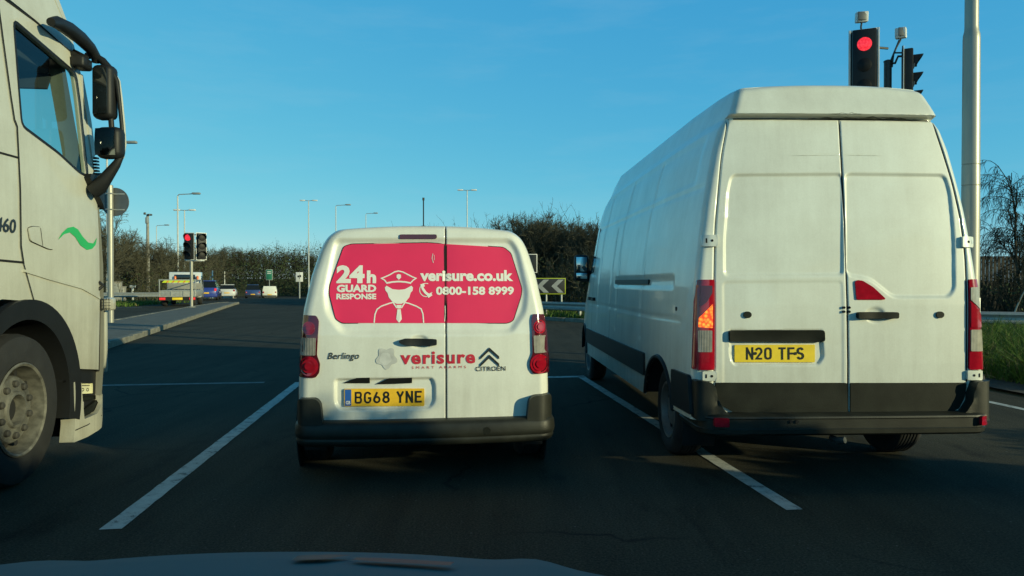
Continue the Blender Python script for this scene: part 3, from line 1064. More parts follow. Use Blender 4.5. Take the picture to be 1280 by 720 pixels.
# ---- the tall van on the right
def tall_van():
    ox, oy, rz = 2.22, 4.9, 0.04
    T = thing('tall_van', 'tall high-roofed white panel van in the right lane with closed rear doors', 'van', (ox, oy, 0), rz)
    pl = Placed(ox, oy, rz)
    lean_a = lambda z: np.interp(z, [0.3, 0.8, 1.2, 1.8, 2.46, 2.8], [0, 0, 0.012, 0.055, 0.13, 0.17])
    lean = lambda z: float(lean_a(z))
    q = lambda x, y: pl.rear(x, y, lean)
    g = lambda pts: [q(*p) for p in pts]
    right = [(105, 1135), (112, 1148), (120, 1155), (135, 1161), (153, 1170), (159, 1181), (187, 1192.5), (222, 1202), (257, 1211), (291, 1218), (333, 1224.5), (360, 1228), (400, 1230), (460, 1231), (545, 1231)]
    zs = [q(x, y)[1] for y, x in right]
    wsd = [q(x, y)[0] for y, x in right]
    left = [(112, 918), (153, 905), (194, 893), (253, 883), (312, 876), (350, 871), (459, 864)]
    wl = np.interp(zs[::-1], [q(x, y)[1] for y, x in left][::-1], [-q(x, y)[0] for y, x in left][::-1])[::-1]
    cx = 0.0
    off = float(np.mean((np.array(wsd) - wl)[2:12])) / 2
    print('tall van: W right', [round(float(a), 3) for a in wsd], 'left', [round(float(a), 3) for a in wl], 'z', [round(float(a), 3) for a in zs], 'off', off)
    cx = off
    W = smooth_table(zs, (np.array(wsd) + wl) / 2, k=5)
    zc = q(1034, 105.6)[1]
    z_d = q(1040, 150.5)[1]           # top of the doors
    ztop = lambda u: zc - 0.035 * np.abs(u) ** 2.4
    g0, g1 = q(1049, 148), q(1060, 516)
    gap = lambda z: g1[0] + (z - g1[1]) * (g0[0] - g1[0]) / (g0[1] - g1[1])
    dl = [(152, 911), (194, 903), (281, 895), (350, 893.5), (478, 893.5), (530, 893.5)]
    dr = [(155, 1169), (194, 1182), (229, 1193), (274, 1203), (316, 1208.5), (350, 1210), (478, 1210), (530, 1210)]
    DL = smooth_table([q(x, y)[1] for y, x in dl] + [2.9], [q(x, y)[0] for y, x in dl] + [q(914, 120)[0]], k=12)
    DR = smooth_table([q(x, y)[1] for y, x in dr] + [2.9], [q(x, y)[0] for y, x in dr] + [q(1158, 120)[0]], k=12)
    recL = rpoly(g([(914, 217), (1054, 216), (1055.5, 345), (905, 346), (905, 300), (909, 240)]), 0.045, 5)
    recR = rpoly(g([(1055, 216), (1184, 217), (1191, 240), (1196, 300), (1196.5, 362), (1188, 373), (1116, 373), (1088, 350), (1057, 345)]), 0.05, 5)
    recB = rpoly(g([(903, 351), (1054, 350), (1055, 500), (903, 500)]), 0.04, 5)
    recP = rpoly(g([(911, 412), (1029, 412), (1031, 447), (1024, 457), (918, 457), (913, 447)]), 0.02, 5)
    dish = g([(1094 + 13.5 * math.cos(a), 393.5 + 11 * math.sin(a)) for a in np.linspace(0, 2 * math.pi, 24, endpoint=False)])

    def disp(x, z):
        d = 0.014 * sstep(0.0, 0.018, -sdf(recL, x, z)) + 0.014 * sstep(0, 0.018, -sdf(recR, x, z))
        d = d + 0.004 * sstep(0, 0.016, -sdf(recB, x, z)) + 0.016 * sstep(0, 0.014, -sdf(recP, x, z))
        d = d + 0.015 * sstep(0, 0.03, -sdf(dish, x, z))
        door = z < z_d
        d = d + np.where(door, 0.012 * np.exp(-((x - gap(z)) / 0.006) ** 2), 0)
        d = d + np.where(door, 0.012 * np.exp(-((x - DL(z)) / 0.006) ** 2) + 0.012 * np.exp(-((x - DR(z)) / 0.006) ** 2), 0)
        # roof cap stands proud of the doors, with a recess below its lip
        d = d - 0.062 * sstep(z_d + 0.020, z_d + 0.034, z) + 0.012 * sstep(z_d - 0.004, z_d, z) * (1 - sstep(z_d + 0.018, z_d + 0.022, z))
        d = d + 0.05 * sstep(z_d + 0.03, zc, z)
        d = d + 0.003 * np.exp(-((z - q(1000, 194)[1]) / 0.005) ** 2) * sstep(0.30, 0.1, np.abs(x - gap(z)))
        return d

    def Yf(x, z):
        u = (x - cx) / W(z)
        y = lean_a(z) + 0.02 * np.abs(u) ** 3 + edge_round(W(z) - np.abs(x - cx), 0.055) + edge_round(ztop(u) - z, 0.045)
        return y + disp(x, z)
    surf = Surf(lambda x, z: (x, float(Yf(np.array([x]), np.array([z]))[0]), z), (0, -1, 0), Yf)
    # columns: body edge | left door | right door | body edge
    n1, n2 = 16, 110
    blocks = [np.linspace(0, 1, n1)] + [np.unique(np.concatenate([np.linspace(0, 1, n2), np.linspace(0, .03, 8), np.linspace(.97, 1, 8)]))] * 2 + [np.linspace(0, 1, n1)]
    zr = np.unique(np.concatenate([np.linspace(0, 1, 250), np.linspace(.875, .91, 24), np.linspace(.97, 1, 14)]))
    zf = 0.42
    nb = [len(b) for b in blocks]
    ends = np.cumsum([0] + [b - 1 for b in nb])
    us = np.concatenate([np.linspace(-1, -.9, nb[0]), np.linspace(-.9, 0, nb[1])[1:], np.linspace(0, .9, nb[2])[1:], np.linspace(.9, 1, nb[3])[1:]])
    Z = zf + zr[:, None] * (ztop(us)[None, :] - zf)
    edges = [lambda z: cx - W(z), lambda z: np.maximum(DL(z), cx - W(z) + .012), gap, lambda z: np.minimum(DR(z), cx + W(z) - .012), lambda z: cx + W(z)]
    X = np.zeros_like(Z)
    for k, b in enumerate(blocks):
        js = np.arange(ends[k], ends[k + 1] + 1)
        zz = Z[:, js]
        X[:, js] = edges[k](zz) + b[None, :] * (edges[k + 1](zz) - edges[k](zz))
    Y = Yf(X, Z)
    rd = int(np.argmin(np.abs(Z[:, X.shape[1] // 2] - (z_d - 0.002))))
    nC, nR = X.shape[1] - 1, X.shape[0] - 1
    dleft = grid_part(X, Y, Z, ends[1], ends[2], 0, rd).build('rear_door', M['white_tall'], T, 50)
    dright = grid_part(X, Y, Z, ends[2], ends[3], 0, rd).build('rear_door', M['white_tall'], T, 50)
    cap = grid_part(X, Y, Z, 0, nC, rd, nR).build('roof_cap', M['white_tall'], T, 50)
    pil = MB()
    grid_part(X, Y, Z, 0, ends[1], 0, rd, pil)
    grid_part(X, Y, Z, ends[3], nC, 0, rd, pil)
    loop = [(X[i, 0], Y[i, 0], Z[i, 0]) for i in range(0, nR + 1, 2)] + [(X[-1, j], Y[-1, j], Z[-1, j]) for j in range(2, nC - 1, 3)] + [(X[i, -1], Y[i, -1], Z[i, -1]) for i in range(nR - (nR % 2), -1, -2)]
    keys = [(0.0, 1.0, 0.42, zc), (0.5, 1.02, 0.42, zc + .015), (1.2, 1.035, 0.40, zc + .02), (4.3, 1.035, 0.40, zc), (4.7, 1.03, 0.40, zc - .08), (5.0, 1.015, 0.40, 2.45), (5.45, 0.985, .40, 1.95), (5.75, .95, .40, 1.42), (6.1, .86, .40, 1.20), (6.22, .74, .42, 1.0), (6.27, .6, .45, .8)]
    ys = list(np.arange(.24, 4.3, .035)) + [4.3, 4.4, 4.5, 4.6, 4.7, 4.8, 4.9, 5.0, 5.15, 5.3, 5.45, 5.6, 5.75, 5.9, 6.0, 6.1, 6.17, 6.22, 6.27]
    zmap = lambda z: z
    cr = 2.02                                   # crease where the tall roof begins
    vl = [1.55, 2.75, 3.95]
    ax_r, ax_z, ax_y, fy = 0.42, 0.345, 0.86, 5.18

    def sdisp(y, z):
        d = 0.010 * np.exp(-((z - cr) / 0.014) ** 2)
        d = d + 0.010 * sstep(cr + .03, cr + .07, z) * sstep(2.45, 2.38, z) * sstep(.35, .40, y) * sstep(4.35, 4.3, y)
        for v in vl:
            d = d + 0.010 * np.exp(-((y - v) / 0.03) ** 2) * (z > .85) * (z < 2.4)
        d = d + 0.012 * sstep(1.30, 1.33, z) * sstep(1.41, 1.38, z) * (y > .55) * (y < 2.9)
        d = d + 0.008 * np.exp(-((z - 1.08) / 0.012) ** 2) * (y > .3) * (y < 4.9)
        d = d + 0.012 * np.exp(-((y - 3.1) / 0.02) ** 2) * (z > .5) * (z < 1.95)
        return d
    vs, fs, rings = shell(loop, interp_stations(keys, ys), sdisp)
    va = np.array(vs)
    def in_arch(f):
        c = va[list(f)].mean(0)
        return len(f) == 4 and any((c[1] - yc) ** 2 + (c[2] - ax_z) ** 2 < (ax_r - .01) ** 2 for yc in (ax_y, fy))
    fs = [f for f in fs if not in_arch(f)]
    MB().add(vs, fs).add(pil.v, pil.f).build('body', M['white_tall'], T, 50)
    MB().box((0, 3.1, 0.48), (1.4, 5.6, 0.14)).box((0, 3.1, 0.9), (1.45, 5.7, 0.9)).build('underbody', M['underside'], T)
    # left side as a surface for trim
    zz0, zz1 = loop[0][2], max(p[2] for p in loop)
    kk = np.array(keys)

    def side_x(y, z, sg):
        sx, zb, zt = [np.interp(y, kk[:, 0], kk[:, c]) for c in (1, 2, 3)]
        zu = zz0 + (z - zb) * (zz1 - zz0) / (zt - zb)
        return (cx * 1.0 + sg * float(W(zu))) * sx
    sL = Surf(lambda y, z: (side_x(y, z, -1), y, z), (-1, 0, 0))
    sR = Surf(lambda y, z: (side_x(y, z, 1), y, z), (1, 0, 0))
    for S_, sg in ((sL, -1), (sR, 1)):
        s = MB()
        S_.pad(s, rpoly([(1.28, .56), (4.72, .56), (4.76, .60), (4.76, .74), (1.30, .75)], .02, 2), 0.020, 0.02, 0.01, 0.25)
        s.build('side_rub_strip', M['black_plastic'], T, 45)
        s = MB()
        S_.pad(s, rpoly([(.0, .46), (.44, .46), (.44, .72), (.06, .72)], .02, 2), 0.022, 0.02, 0.01, 0.1)
        s.build('bumper_side', M['black_plastic'], T, 45)
        s = MB()
        S_.pad(s, rpoly([(1.3, 1.335), (2.85, 1.335), (2.85, 1.378), (1.3, 1.378)], .01, 2), 0.004, 0.01, 0.003, 0.3)
        s.build('sliding_door_rail', M['black_plastic'], T, 45)
        for yc in (ax_y, fy):
            s = MB()
            pts = [(yc + ax_r * math.cos(a), ax_z + ax_r * math.sin(a)) for a in np.linspace(-.05, math.pi + .05, 26)]
            s.tube([S_.pt(y_, max(z_, .42), .004) for y_, z_ in pts], .018, 6)
            v_, f_ = [], []
            for y_, z_ in pts:
                p = S_.pt(y_, max(z_, .42), -.005)
                v_ += [p, Vector((sg * .55, p.y, p.z))]
            f_ = [(2 * i, 2 * i + 1, 2 * i + 3, 2 * i + 2) for i in range(len(pts) - 1)]
            s.add(v_, f_)
            s.build('wheel_arch', M['black_plastic'], T, 45)
        s = MB()
        S_.pad(s, rpoly([(4.45, 1.48), (5.42, 1.42), (5.36, 1.55), (5.08, 2.02), (4.5, 2.06)], .05, 3), 0.004, 0.006, 0.004, 0.1)
        s.build('door_window', M['glass_dark'], T, 45)
        for y_ in (4.52, 4.22):
            s = MB()
            S_.pad(s, rpoly([(y_ - .09, 1.12), (y_ + .09, 1.12), (y_ + .09, 1.16), (y_ - .09, 1.16)], .015, 3), 0.035, 0.02, 0.008, 0.1)
            s.build('side_door_handle', M['black_plastic'], T, 45)
        s = MB()
        for y_ in (3.08, 4.36):
            S_.line(s, [(y_, z_) for z_ in np.linspace(.50, 1.95, 16)], .008, .0025)
        s.build('shut_line', M['dark_gap'], T, 0)
        if sg < 0:
            s = MB()
            s.lathe([(.016, -.004), (.016, .004), (0, .004)], 'x', (side_x(.42, 1.16, -1) - .004, .42, 1.16), 14)
            s.build('lock_plug', M['black_plastic'], T)
        # door mirror on its arm
        mx = side_x(5.2, 1.5, sg)
        mt = MB()
        mt.box((mx + sg * .14, 5.16, 1.55), (.20, .13, .36), 0, .05, seg=3)
        mt.box((mx + sg * .06, 5.2, 1.44), (.22, .08, .16), 0, .03)
        mir = mt.build('door_mirror', M['black_plastic'], T, 45)
        mt = MB().box((mx + sg * .145, 5.090, 1.60), (.15, .008, .20), 0, .003).box((mx + sg * .145, 5.090, 1.44), (.15, .008, .08), 0, .003)
        mt.build('mirror_glass', M['mirror'], mir)
    # shut lines on the rear
    s = MB()
    surf.line(s, [(float(gap(z)), z) for z in np.linspace(q(1060, 517)[1], z_d - .002, 60)], .009, 0.002)
    surf.line(s, [(float(DR(z)), z) for z in np.linspace(q(1200, 478)[1], z_d - .012, 50)], .009, 0.002)
    surf.line(s, [(float(DL(z)), z) for z in np.linspace(q(900, 478)[1], z_d - .012, 50)], .004, 0.002)
    surf.line(s, [(x, z_d + .009) for x in np.linspace(DL(z_d) + .01, DR(z_d) - .01, 40)], .010, 0.002)
    s.build('door_seal', M['dark_gap'], T, 0)
    # road grime and scrapes
    rg = random.Random(5)
    s = MB()
    def smear(x0, y0, x1, y1, th):
        n = 14
        up, lo = [], []
        for i in range(n + 1):
            t = i / n
            x, y = x0 + (x1 - x0) * t, y0 + (y1 - y0) * t
            w_ = th * math.sin(math.pi * min(1, t * 1.0)) * rg.uniform(.3, 1)
            up.append((x, y - w_ * rg.uniform(.3, 1))); lo.append((x, y + w_ * .5 * rg.uniform(.2, 1)))
        pts = g(up + lo[::-1])
        surf.flat(s, pts, [(i, i + 1, 2 * n + 1 - i - 1, 2 * n + 1 - i) for i in range(n)], .0025)
    smear(1010, 147.5, 1120, 148.5, 2.6)
    smear(1030, 145, 1075, 145, 2.2)
    smear(945, 149, 1040, 148.5, 1.5)
    smear(1095, 147, 1165, 150, 1.8)
    s.build('grime_smear', M['grime'], cap, 0)
    s = MB()
    smear(985, 194.6, 1052, 194, .8)
    smear(1056, 194.0, 1103, 194.8, .7)
    s.build('scrape_mark', M['scrape'], dleft, 0)
    # hinges
    for bx in (g([(878, 293.5), (897, 293.5), (897, 308), (878, 308)]), g([(1202.5, 295.5), (1222, 295.5), (1222, 309), (1202.5, 309)]), g([(878, 464), (896, 464), (896, 476), (878, 476)]), g([(1209, 463), (1228.5, 463), (1228.5, 475), (1209, 475)])):
        s = MB()
        surf.pad(s, rpoly(bx, .01, 3), .024, .012, .006, .04)
        h = s.build('hinge', M['white_tall'], T, 45)
        x0, x1 = min(p[0] for p in bx), max(p[0] for p in bx)
        z0, z1 = min(p[1] for p in bx), max(p[1] for p in bx)
        s = MB()
        sg = -1 if x0 < 0 else 1
        mid, hh = (x0 + x1) / 2, (z1 - z0)
        a = mid - sg * .012
        surf.pad(s, arc(a, (z0 + z1) / 2, .009, .009, 0, 330, 9), .026, .0, 0, 1, skirt=False)
        bq = mid + sg * .026
        surf.pad(s, [(bq - .005, z0 + hh * .3), (bq + .005, z0 + hh * .3), (bq + .005, z1 - hh * .3), (bq - .005, z1 - hh * .3)], .026, 0, 0, 1, skirt=False)
        s.build('hinge_bolt', M['dark_gap'], h, 0)
    # handles, lamps, locks
    s = MB()
    surf.pad(s, rpoly(g([(1070, 390), (1120, 390), (1120, 398), (1070, 398)]), .014, 3), .040, .01, .010, .05)
    s.build('door_handle', M['grey_plastic'], dright, 45)
    s = MB()
    surf.pad(s, rpoly(g([(1068, 352), (1071, 350), (1078, 351), (1091, 359), (1106, 373), (1105, 374.5), (1070, 374.5)]), .008, 2), .010, .006, .005, .04)
    s.build('high_brake_light', M['lens_red'], dright, 45)
    for (x, y), d in (((934.5, 393.5), dleft), ((1175, 393.5), dright)):
        s = MB()
        surf.pad(s, g([(x + 5 * math.cos(a), y + 4.2 * math.sin(a)) for a in np.linspace(0, 2 * math.pi, 18, endpoint=False)]), .012, .01, .004, 1)
        s.build('lock_plug', M['grey_plastic'], d, 45)
    s = MB()
    for dx in (-3.2, 3.2):
        for dy in (-2.6, 2.6):
            surf.pad(s, g([(1057.5 + dx + 1.8 * math.cos(a), 387 + dy + 1.6 * math.sin(a)) for a in np.linspace(0, 2 * math.pi, 10, endpoint=False)]), .012, .012, 0, 1)
    s.build('bolt_heads', M['black_plastic'], T, 45)
    s = MB()
    surf.pad(s, rpoly(g([(911.5, 413), (1029, 412.5), (1029.5, 427.5), (911.5, 427)]), .02, 3), .030, .01, .012, .06)
    s.build('plate_grip_bar', M['grey_plastic'], dleft, 45)
    s = MB()
    surf.pad(s, rpoly(g([(919.5, 431.5), (1019.5, 431), (1019.5, 453), (919.5, 453)]), .006, 2), .010, .004, .002, .2)
    npl = s.build('number_plate', M['plate_bright'], dleft, 45)
    s = MB()
    a, b = q(933.5, 450), q(1006, 434)
    surf.plate_text(s, 'N20 TFS', (a[0], a[1], b[0], b[1]), .0115)
    for x in (945, 995):
        surf.pad(s, g([(x + 2.1 * math.cos(t), 442 + 2 * math.sin(t)) for t in np.linspace(0, 6.28, 10, endpoint=False)]), .0135, 0, 0, 1, skirt=False)
    s.build('plate_lettering', M['plate_black'], npl, 0, normals=False)
    # dark lower panels on the doors
    s = MB()
    surf.pad(s, rpoly(g([(894.5, 478.5), (1058, 478.5), (1058.5, 516.5), (916, 515), (901, 506), (895, 494)]), .01, 3), .014, .01, .008, .05)
    s.build('lower_panel', M['grey_plastic'], dleft, 45)
    s = MB()
    surf.pad(s, rpoly(g([(1062, 478.5), (1208.5, 478.5), (1206, 496), (1199, 510), (1188, 515.5), (1062, 516.5)]), .01, 3), .014, .01, .008, .05)
    s.build('lower_panel', M['grey_plastic'], dright, 45)
    # bumper
    path = [(-.99, .45), (-.995, .2)] + [(-.87 + .125 * math.cos(a), .04 + .15 * math.sin(a)) for a in np.linspace(math.pi, 1.5 * math.pi, 8)] + [(x, -.11 - .01 * (1 - (x / .87) ** 2)) for x in np.linspace(-.8, 0, 9)]
    path = path + [(-x, y) for x, y in path[::-1][1:]]
    prof = [(-.14, .475), (-.02, .473), (.0, .463), (.004, .452), (-.004, .444), (-.004, .385), (.003, .378), (.0, .35), (-.02, .335), (-.14, .33)]
    v_, f_ = sweep([(x + cx, y) for x, y in path], prof)
    bumper = MB().add(v_, f_).build('rear_bumper', M['bumper_plastic'], T, 40)
    for sg in (-1, 1):
        s = MB()
        if sg < 0: pts = g([(860, 474), (885, 476), (891, 482), (894, 498), (902, 512), (916, 521), (860, 524)])
        else: pts = g([(1234, 474), (1214, 476), (1212, 482), (1208, 500), (1200, 512), (1188, 521), (1234, 524)])
        pts = [(max(-float(W(z)) + cx + .002, min(float(W(z)) + cx - .002, x)), z) for x, z in pts]
        surf.pad(s, rpoly(pts, .02, 3), .085, .02, .016, .03)
        s.build('bumper_corner', M['bumper_plastic'], bumper, 45)
        s = MB()
        if sg < 0: pts = g([(885.5, 518), (903, 518), (903.5, 529), (886, 529)])
        else: pts = g([(1211, 516), (1226, 516), (1225.5, 527), (1210.5, 527)])
        sb = Surf(lambda x, z: (x, .035 - .15 * math.sqrt(max(.05, 1 - (max(0, abs(x - cx) - .87) / .125) ** 2)), z), (0, -1, 0))
        sb.pad(s, rpoly(pts, .01, 2), .022, .02, .004, .05)
        s.build('rear_reflector', M['lens_red'], bumper, 45)
    for x in (-.40, -.36):
        MB().lathe([(.012, .003), (.012, -.004), (0, -.004)], 'y', (x + cx, -.119, .43), 10).build('bumper_bolt', M['dark_gap'], bumper)
    s = MB()
    s.tube([(-.05, -.02, .30), (-.05, -.10, .30), (-.02, -.14, .31)], .022, 8)
    s.build('towing_eye', M['dark_steel'], bumper)
    # tail lamps
    for sg in (-1, 1):
        if sg < 0:
            out = g([(872.5, 349.5), (893, 349.5), (893, 462.5), (865, 462.5), (865, 440), (868, 378)])
            secs = [('pale_lens', M['lens_dark'], [(876, 357), (890, 357), (890, 366), (883, 378), (874.5, 384)]),
                    ('amber_lens', M['indicator'], [(874, 397), (890.5, 380), (890.5, 410), (873, 409)]),
                    ('clear_lens', M['lens_clear'], [(873, 413), (890, 413), (889.5, 440), (872.5, 440)])]
        else:
            out = g([(1211.5, 349), (1225.5, 349), (1227, 378), (1231, 392), (1231, 462), (1211.5, 462)])
            secs = [('pale_lens', M['lens_pale'], [(1213, 359), (1224, 359), (1225.5, 386), (1213, 375)]),
                    ('amber_lens', M['lens_red'], [(1213, 378), (1229, 394), (1229.5, 409), (1213, 409)]),
                    ('clear_lens', M['lens_pale'], [(1213, 412), (1230, 412), (1230, 439), (1213, 439)])]
        out = [(max(-float(W(z)) + cx + .002, min(float(W(z)) + cx - .002, x)), z) for x, z in out]
        s = MB()
        surf.pad(s, rpoly(out, .01, 2), .020, .01, .008, .03)
        lamp = s.build('tail_lamp', M['lens_red'], T, 45)
        for nm, mt_, px in secs:
            s = MB()
            surf.pad(s, rpoly(g(px), .006, 2), .0245, -.012, .004, .04)
            s.build(nm, mt_, lamp, 45)
    for sg in (-1, 1):
        for y in (ax_y, fy):
            wheel(T, (sg * .845, y, .345), .345, .225, .215, sg, M['steel_rim'])
        if sg < 0:
            MB().box((sg * .84, ax_y - .46, .33), (.24, .02, .34), 0, .006).build('mudflap', M['black_plastic'], T)
    s = MB().box((0, ax_y, .34), (1.4, .12, .12), 0, .03)
    s.lathe([(.0, -.13), (.10, -.13), (.16, -.03), (.16, .03), (.10, .13), (0, .13)], 'y', (0, ax_y, .34), 20)
    s.build('rear_axle', M['underside'], T)
    return T


# ------------------------------------------------------------------ the lorry on the left
def lorry():
    ox, oy, rz = -4.50, 4.65, 0.122
    T = thing('lorry_cab', 'grimy cream lorry cab at the left edge with a green squiggle on its door', 'lorry', (ox, oy, 0), rz)
    pl = Placed(ox, oy, rz)
    HX = 1.25
    g = lambda pts: [pl.side(x, y, HX) for x, y in pts]
    gt = lambda pts: [pl.side(x, y, HX - .10 * max(0, (352 - y) * .0063 - 1.9)) for x, y in pts]
    def L(px, py, d):
        return pl.rot(at(px, py, d) - pl.o)

    def sx(y, z):
        return HX - .14 * max(0.0, z - 3.1) ** 1.2 - .05 * max(0.0, z - 2.2) - .9 * max(0.0, y - 1.02) ** 2 + .012 * math.sin(max(0, min(1, (z - .6) / 1.6)) * math.pi)
    SR = Surf(lambda y, z: (sx(y, z), y, z), (1, 0, 0))
    SL = Surf(lambda y, z: (-sx(y, z), y, z), (-1, 0, 0))
    arch = [(97, 461), (95, 450), (85, 420), (65, 395), (39, 376)]
    gapline = [(26, 330), (22.7, 307), (23, 237), (22, 158), (19, 149), (16, 120), (10, 50), (7, 0)]
    door = gapline[::-1] and ([(8, -7), (17, 0.5), (53, 27.5), (104, 73), (107, 92), (112, 130), (117, 200), (121, 255), (123, 300), (124, 380), (124, 462)] + arch + gapline)
    hole = rpoly(g([(25, 25), (101, 92), (104, 125), (107, 180), (109.5, 221), (98, 215), (73, 191), (28.5, 157), (27, 110)]), .05, 3)
    rear = [(-75, -90), (5, -90)] + gapline[::-1] + [(39, 376), (30, 376), (0, 374), (-45, 392), (-75, 410)]
    roof = [(7.5, -8), (17, -1.5), (53, 25.5), (104, 71), (102.5, 55), (98, 32), (88, 0), (72, -40), (52, -80)]
    rear_p = g(rear)
    zr = rear_p[1][1]
    rear_p[0], rear_p[-1] = (-1.09, zr), (-1.09, rear_p[-1][1])
    roof_p = gt(roof) + [(.30, 3.87), (.0, 3.99), (-.6, 4.04), (-1.09, 4.04), (-1.09, zr + .004), (rear_p[1][0], zr + .004)]
    for S_, near in ((SR, True), (SL, False)):
        s = MB()
        S_.pad(s, rear_p[::-1], 0.0, 0.03, 0.0, 0.12)
        if near: s_rear = s
        s.build('cab_side', M['truck'], T, 40)
        s = MB()
        S_.pad(s, g(door), 0.004, 0.04, 0.0, 0.07, hole=hole)
        d = s.build('cab_door', M['truck'], T, 35)
        s = MB()
        S_.pad(s, hole, -0.018, 0, 0, .3, skirt=False)
        s.build('door_window', M['glass_cab'], d, 0)
        s = MB()
        S_.line(s, hole, .022, 0.006, closed=True)
        s.build('window_seal', M['black_plastic'], d, 0)
        s = MB()
        S_.pad(s, roof_p, 0.0, 0.03, 0.0, 0.12)
        s.build('roof_side', M['truck'], T, 40)
        if not near: continue
        # shut lines
        s = MB()
        S_.line(s, g(gapline), .016, .008)
        S_.line(s, g([(17, -.5), (53, 26.5), (80, 51)]), .014, .008)
        S_.line(s, g([(-40, 180), (22, 197)]), .012, .006)
        S_.line(s, g([(-40, 322), (26, 328)]), .014, .006)
        S_.line(s, g([(26, 330), (39, 376)]), .010, .008)
        s.build('shut_line', M['dark_gap'], T, 0)
        s = MB()
        S_.pad(s, g([(26, 337), (58, 347), (98, 358), (122, 371), (122, 374), (98, 361), (58, 350), (26, 340)]), .016, .004, .004, .2)
        s.build('body_crease', M['truck'], d, 40)
        # handle
        s = MB()
        hp = [(31, 285), (37, 283), (47, 284), (63, 302), (63, 312), (56, 311), (33.5, 301)]
        S_.pad(s, rpoly(g(hp), .02, 3), .016, .004, .010, .1)
        h = s.build('door_handle', M['truck'], d, 40)
        s = MB()
        S_.line(s, rpoly(g(hp), .02, 3), .008, .0075, closed=True)
        S_.line(s, g([(45.5, 285), (48, 307)]), .006, .018)
        s.build('handle_recess', M['dark_gap'], h, 0)
        # green squiggle
        up = [(238, 617), (255, 588), (280, 565), (305, 560), (325, 572), (345, 603), (368, 628), (390, 632), (407, 608)]
        lo = [(400, 638), (385, 655), (363, 660), (335, 641), (312, 604), (290, 585), (265, 592)]
        s = MB()
        S_.pad(s, g([(a / 3.43, 120 + b / 3.43) for a, b in up + lo]), .0075, 0, 0, .2, skirt=False)
        s.build('green_squiggle', M['green_vinyl'], d, 0)
        s = MB()
        a, b = pl.side(-9, 289, HX), pl.side(17, 274, HX)
        S_.text(s, '460', (a[0], a[1], b[0], b[1]), .006, bold=.02, shear=.15)
        s.build('power_badge', M['badge_dark'], T, 0)
        # pale A-pillar strip and black vent
        s = MB()
        S_.pad(s, g([(105, 92), (108.5, 94), (116, 150), (120, 193), (115, 200), (111, 150)]), .012, .01, .004, .1)
        s.build('pillar_strip', M['truck'], T, 40)
        s = MB()
        for k in range(6):
            y = 196 + k * 4
            S_.pad(s, g([(116.5, y), (121.5, y + 1), (121.7, y + 3.2), (116.7, y + 2.4)]), .03, .02, .002, 1)
        s.build('air_vent', M['black_plastic'], T, 40)
        # front corner: dark joint, pale edge, corner lamp
        s = MB()
        S_.pad(s, g([(123.5, 373), (129.5, 375), (130, 464), (123.5, 463)]), .0, .05, 0, .1)
        s.build('corner_joint', M['black_plastic'], T, 40)
        s = MB()
        p0, p1 = L(131.5, 376, 6.08), L(131.5, 465, 6.08)
        s.box((p0 + p1) / 2, (.025, .05, (p0 - p1).length), 0, .008)
        s.build('corner_panel', M['truck'], T, 40)
        p0 = L(135, 380, 6.02)
        s = MB().box(p0, (.09, .10, .105), 0, .02, Matrix.Rotation(-.25, 3, 'Z'))
        cl = s.build('corner_lamp', M['lens_pale'], T, 40)
        s = MB()
        for ix in range(4):
            s.box(p0 + Vector((-.03 + ix * .02, -.052, 0)), (.003, .004, .1))
        for iz in range(4):
            s.box(p0 + Vector((0, -.0535, -.035 + iz * .024)), (.085, .004, .003))
        s.build('lamp_grid', M['dark_steel'], cl, 0)
        # wheel arch band
        c = (0.0, .506)
        s = MB()
        ang = np.linspace(-.28, math.pi + .2, 36)
        o_ = [(c[0] + .745 * math.cos(a), c[1] + .735 * math.sin(a)) for a in ang]
        i_ = [(c[0] + .60 * math.cos(a), c[1] + .60 * math.sin(a)) for a in ang]
        v_, f_ = [], []
        for (a1, b1), (a2, b2) in zip(o_, i_):
            p, r_ = S_.pt(a1, b1, .03), S_.pt(a2, b2, .015)
            pb = S_.pt(a1, b1, -.02)
            ri = Vector((.75, r_.y, r_.z))
            v_ += [pb, p, r_, ri]
        for k in range(len(ang) - 1):
            for j in range(3):
                f_.append((4 * k + j, 4 * k + j + 1, 4 * k + j + 5, 4 * k + j + 4))
        s.add(v_, f_)
        s.build('wheel_arch', M['black_plastic'], T, 40)
        # step well and lower corner of the bumper
        s = MB()
        S_.pad(s, g([(84, 460), (130, 463), (131, 500), (126, 520), (100, 545), (92, 520), (90, 478), (84, 478)]), -.03, .3, .004, .1)
        s.build('step_well', M['black_plastic'], T, 40)
        s = MB()
        S_.pad(s, rpoly(g([(88.5, 477.5), (98, 478), (100, 503), (102, 524), (118, 517), (126, 505), (128, 492), (131.5, 494), (132, 508), (126, 534), (106, 546), (88, 553.5), (90, 530)]), .01, 2), .022, .08, .012, .05)
        s.build('step_surround', M['truck'], T, 40)
        s = MB()
        S_.line(s, g([(90, 538), (106, 531), (126, 519)]), .008, .024)
        s.build('surround_groove', M['dark_gap'], T, 0)
        s = MB()
        S_.pad(s, g([(100, 524), (118, 514), (125, 503), (122, 500), (100, 516)]), -.008, .1, .004, .1)
        S_.pad(s, g([(99, 496), (121, 494), (121, 499), (99, 502)]), -.015, .1, .004, .1)
        s.build('step_tread', M['grey_plastic'], T, 40)
        s = MB()
        S_.pad(s, rpoly(g([(97.5, 479), (117, 479), (117, 491.5), (98, 492.5)]), .006, 2), -.022, .006, .002, .2)
        lb = s.build('warning_plate', M['plate_pale'], T, 40)
        s = MB()
        for x in (101, 107, 113):
            S_.line(s, [pl.side(x + 1.4 * math.cos(t), 487 + 1.8 * math.sin(t), HX) for t in np.linspace(0, 6.28, 8, endpoint=False)], .006, -.0205, closed=True)
        S_.line(s, g([(99, 482), (115.5, 481.8)]), .006, -.0205)
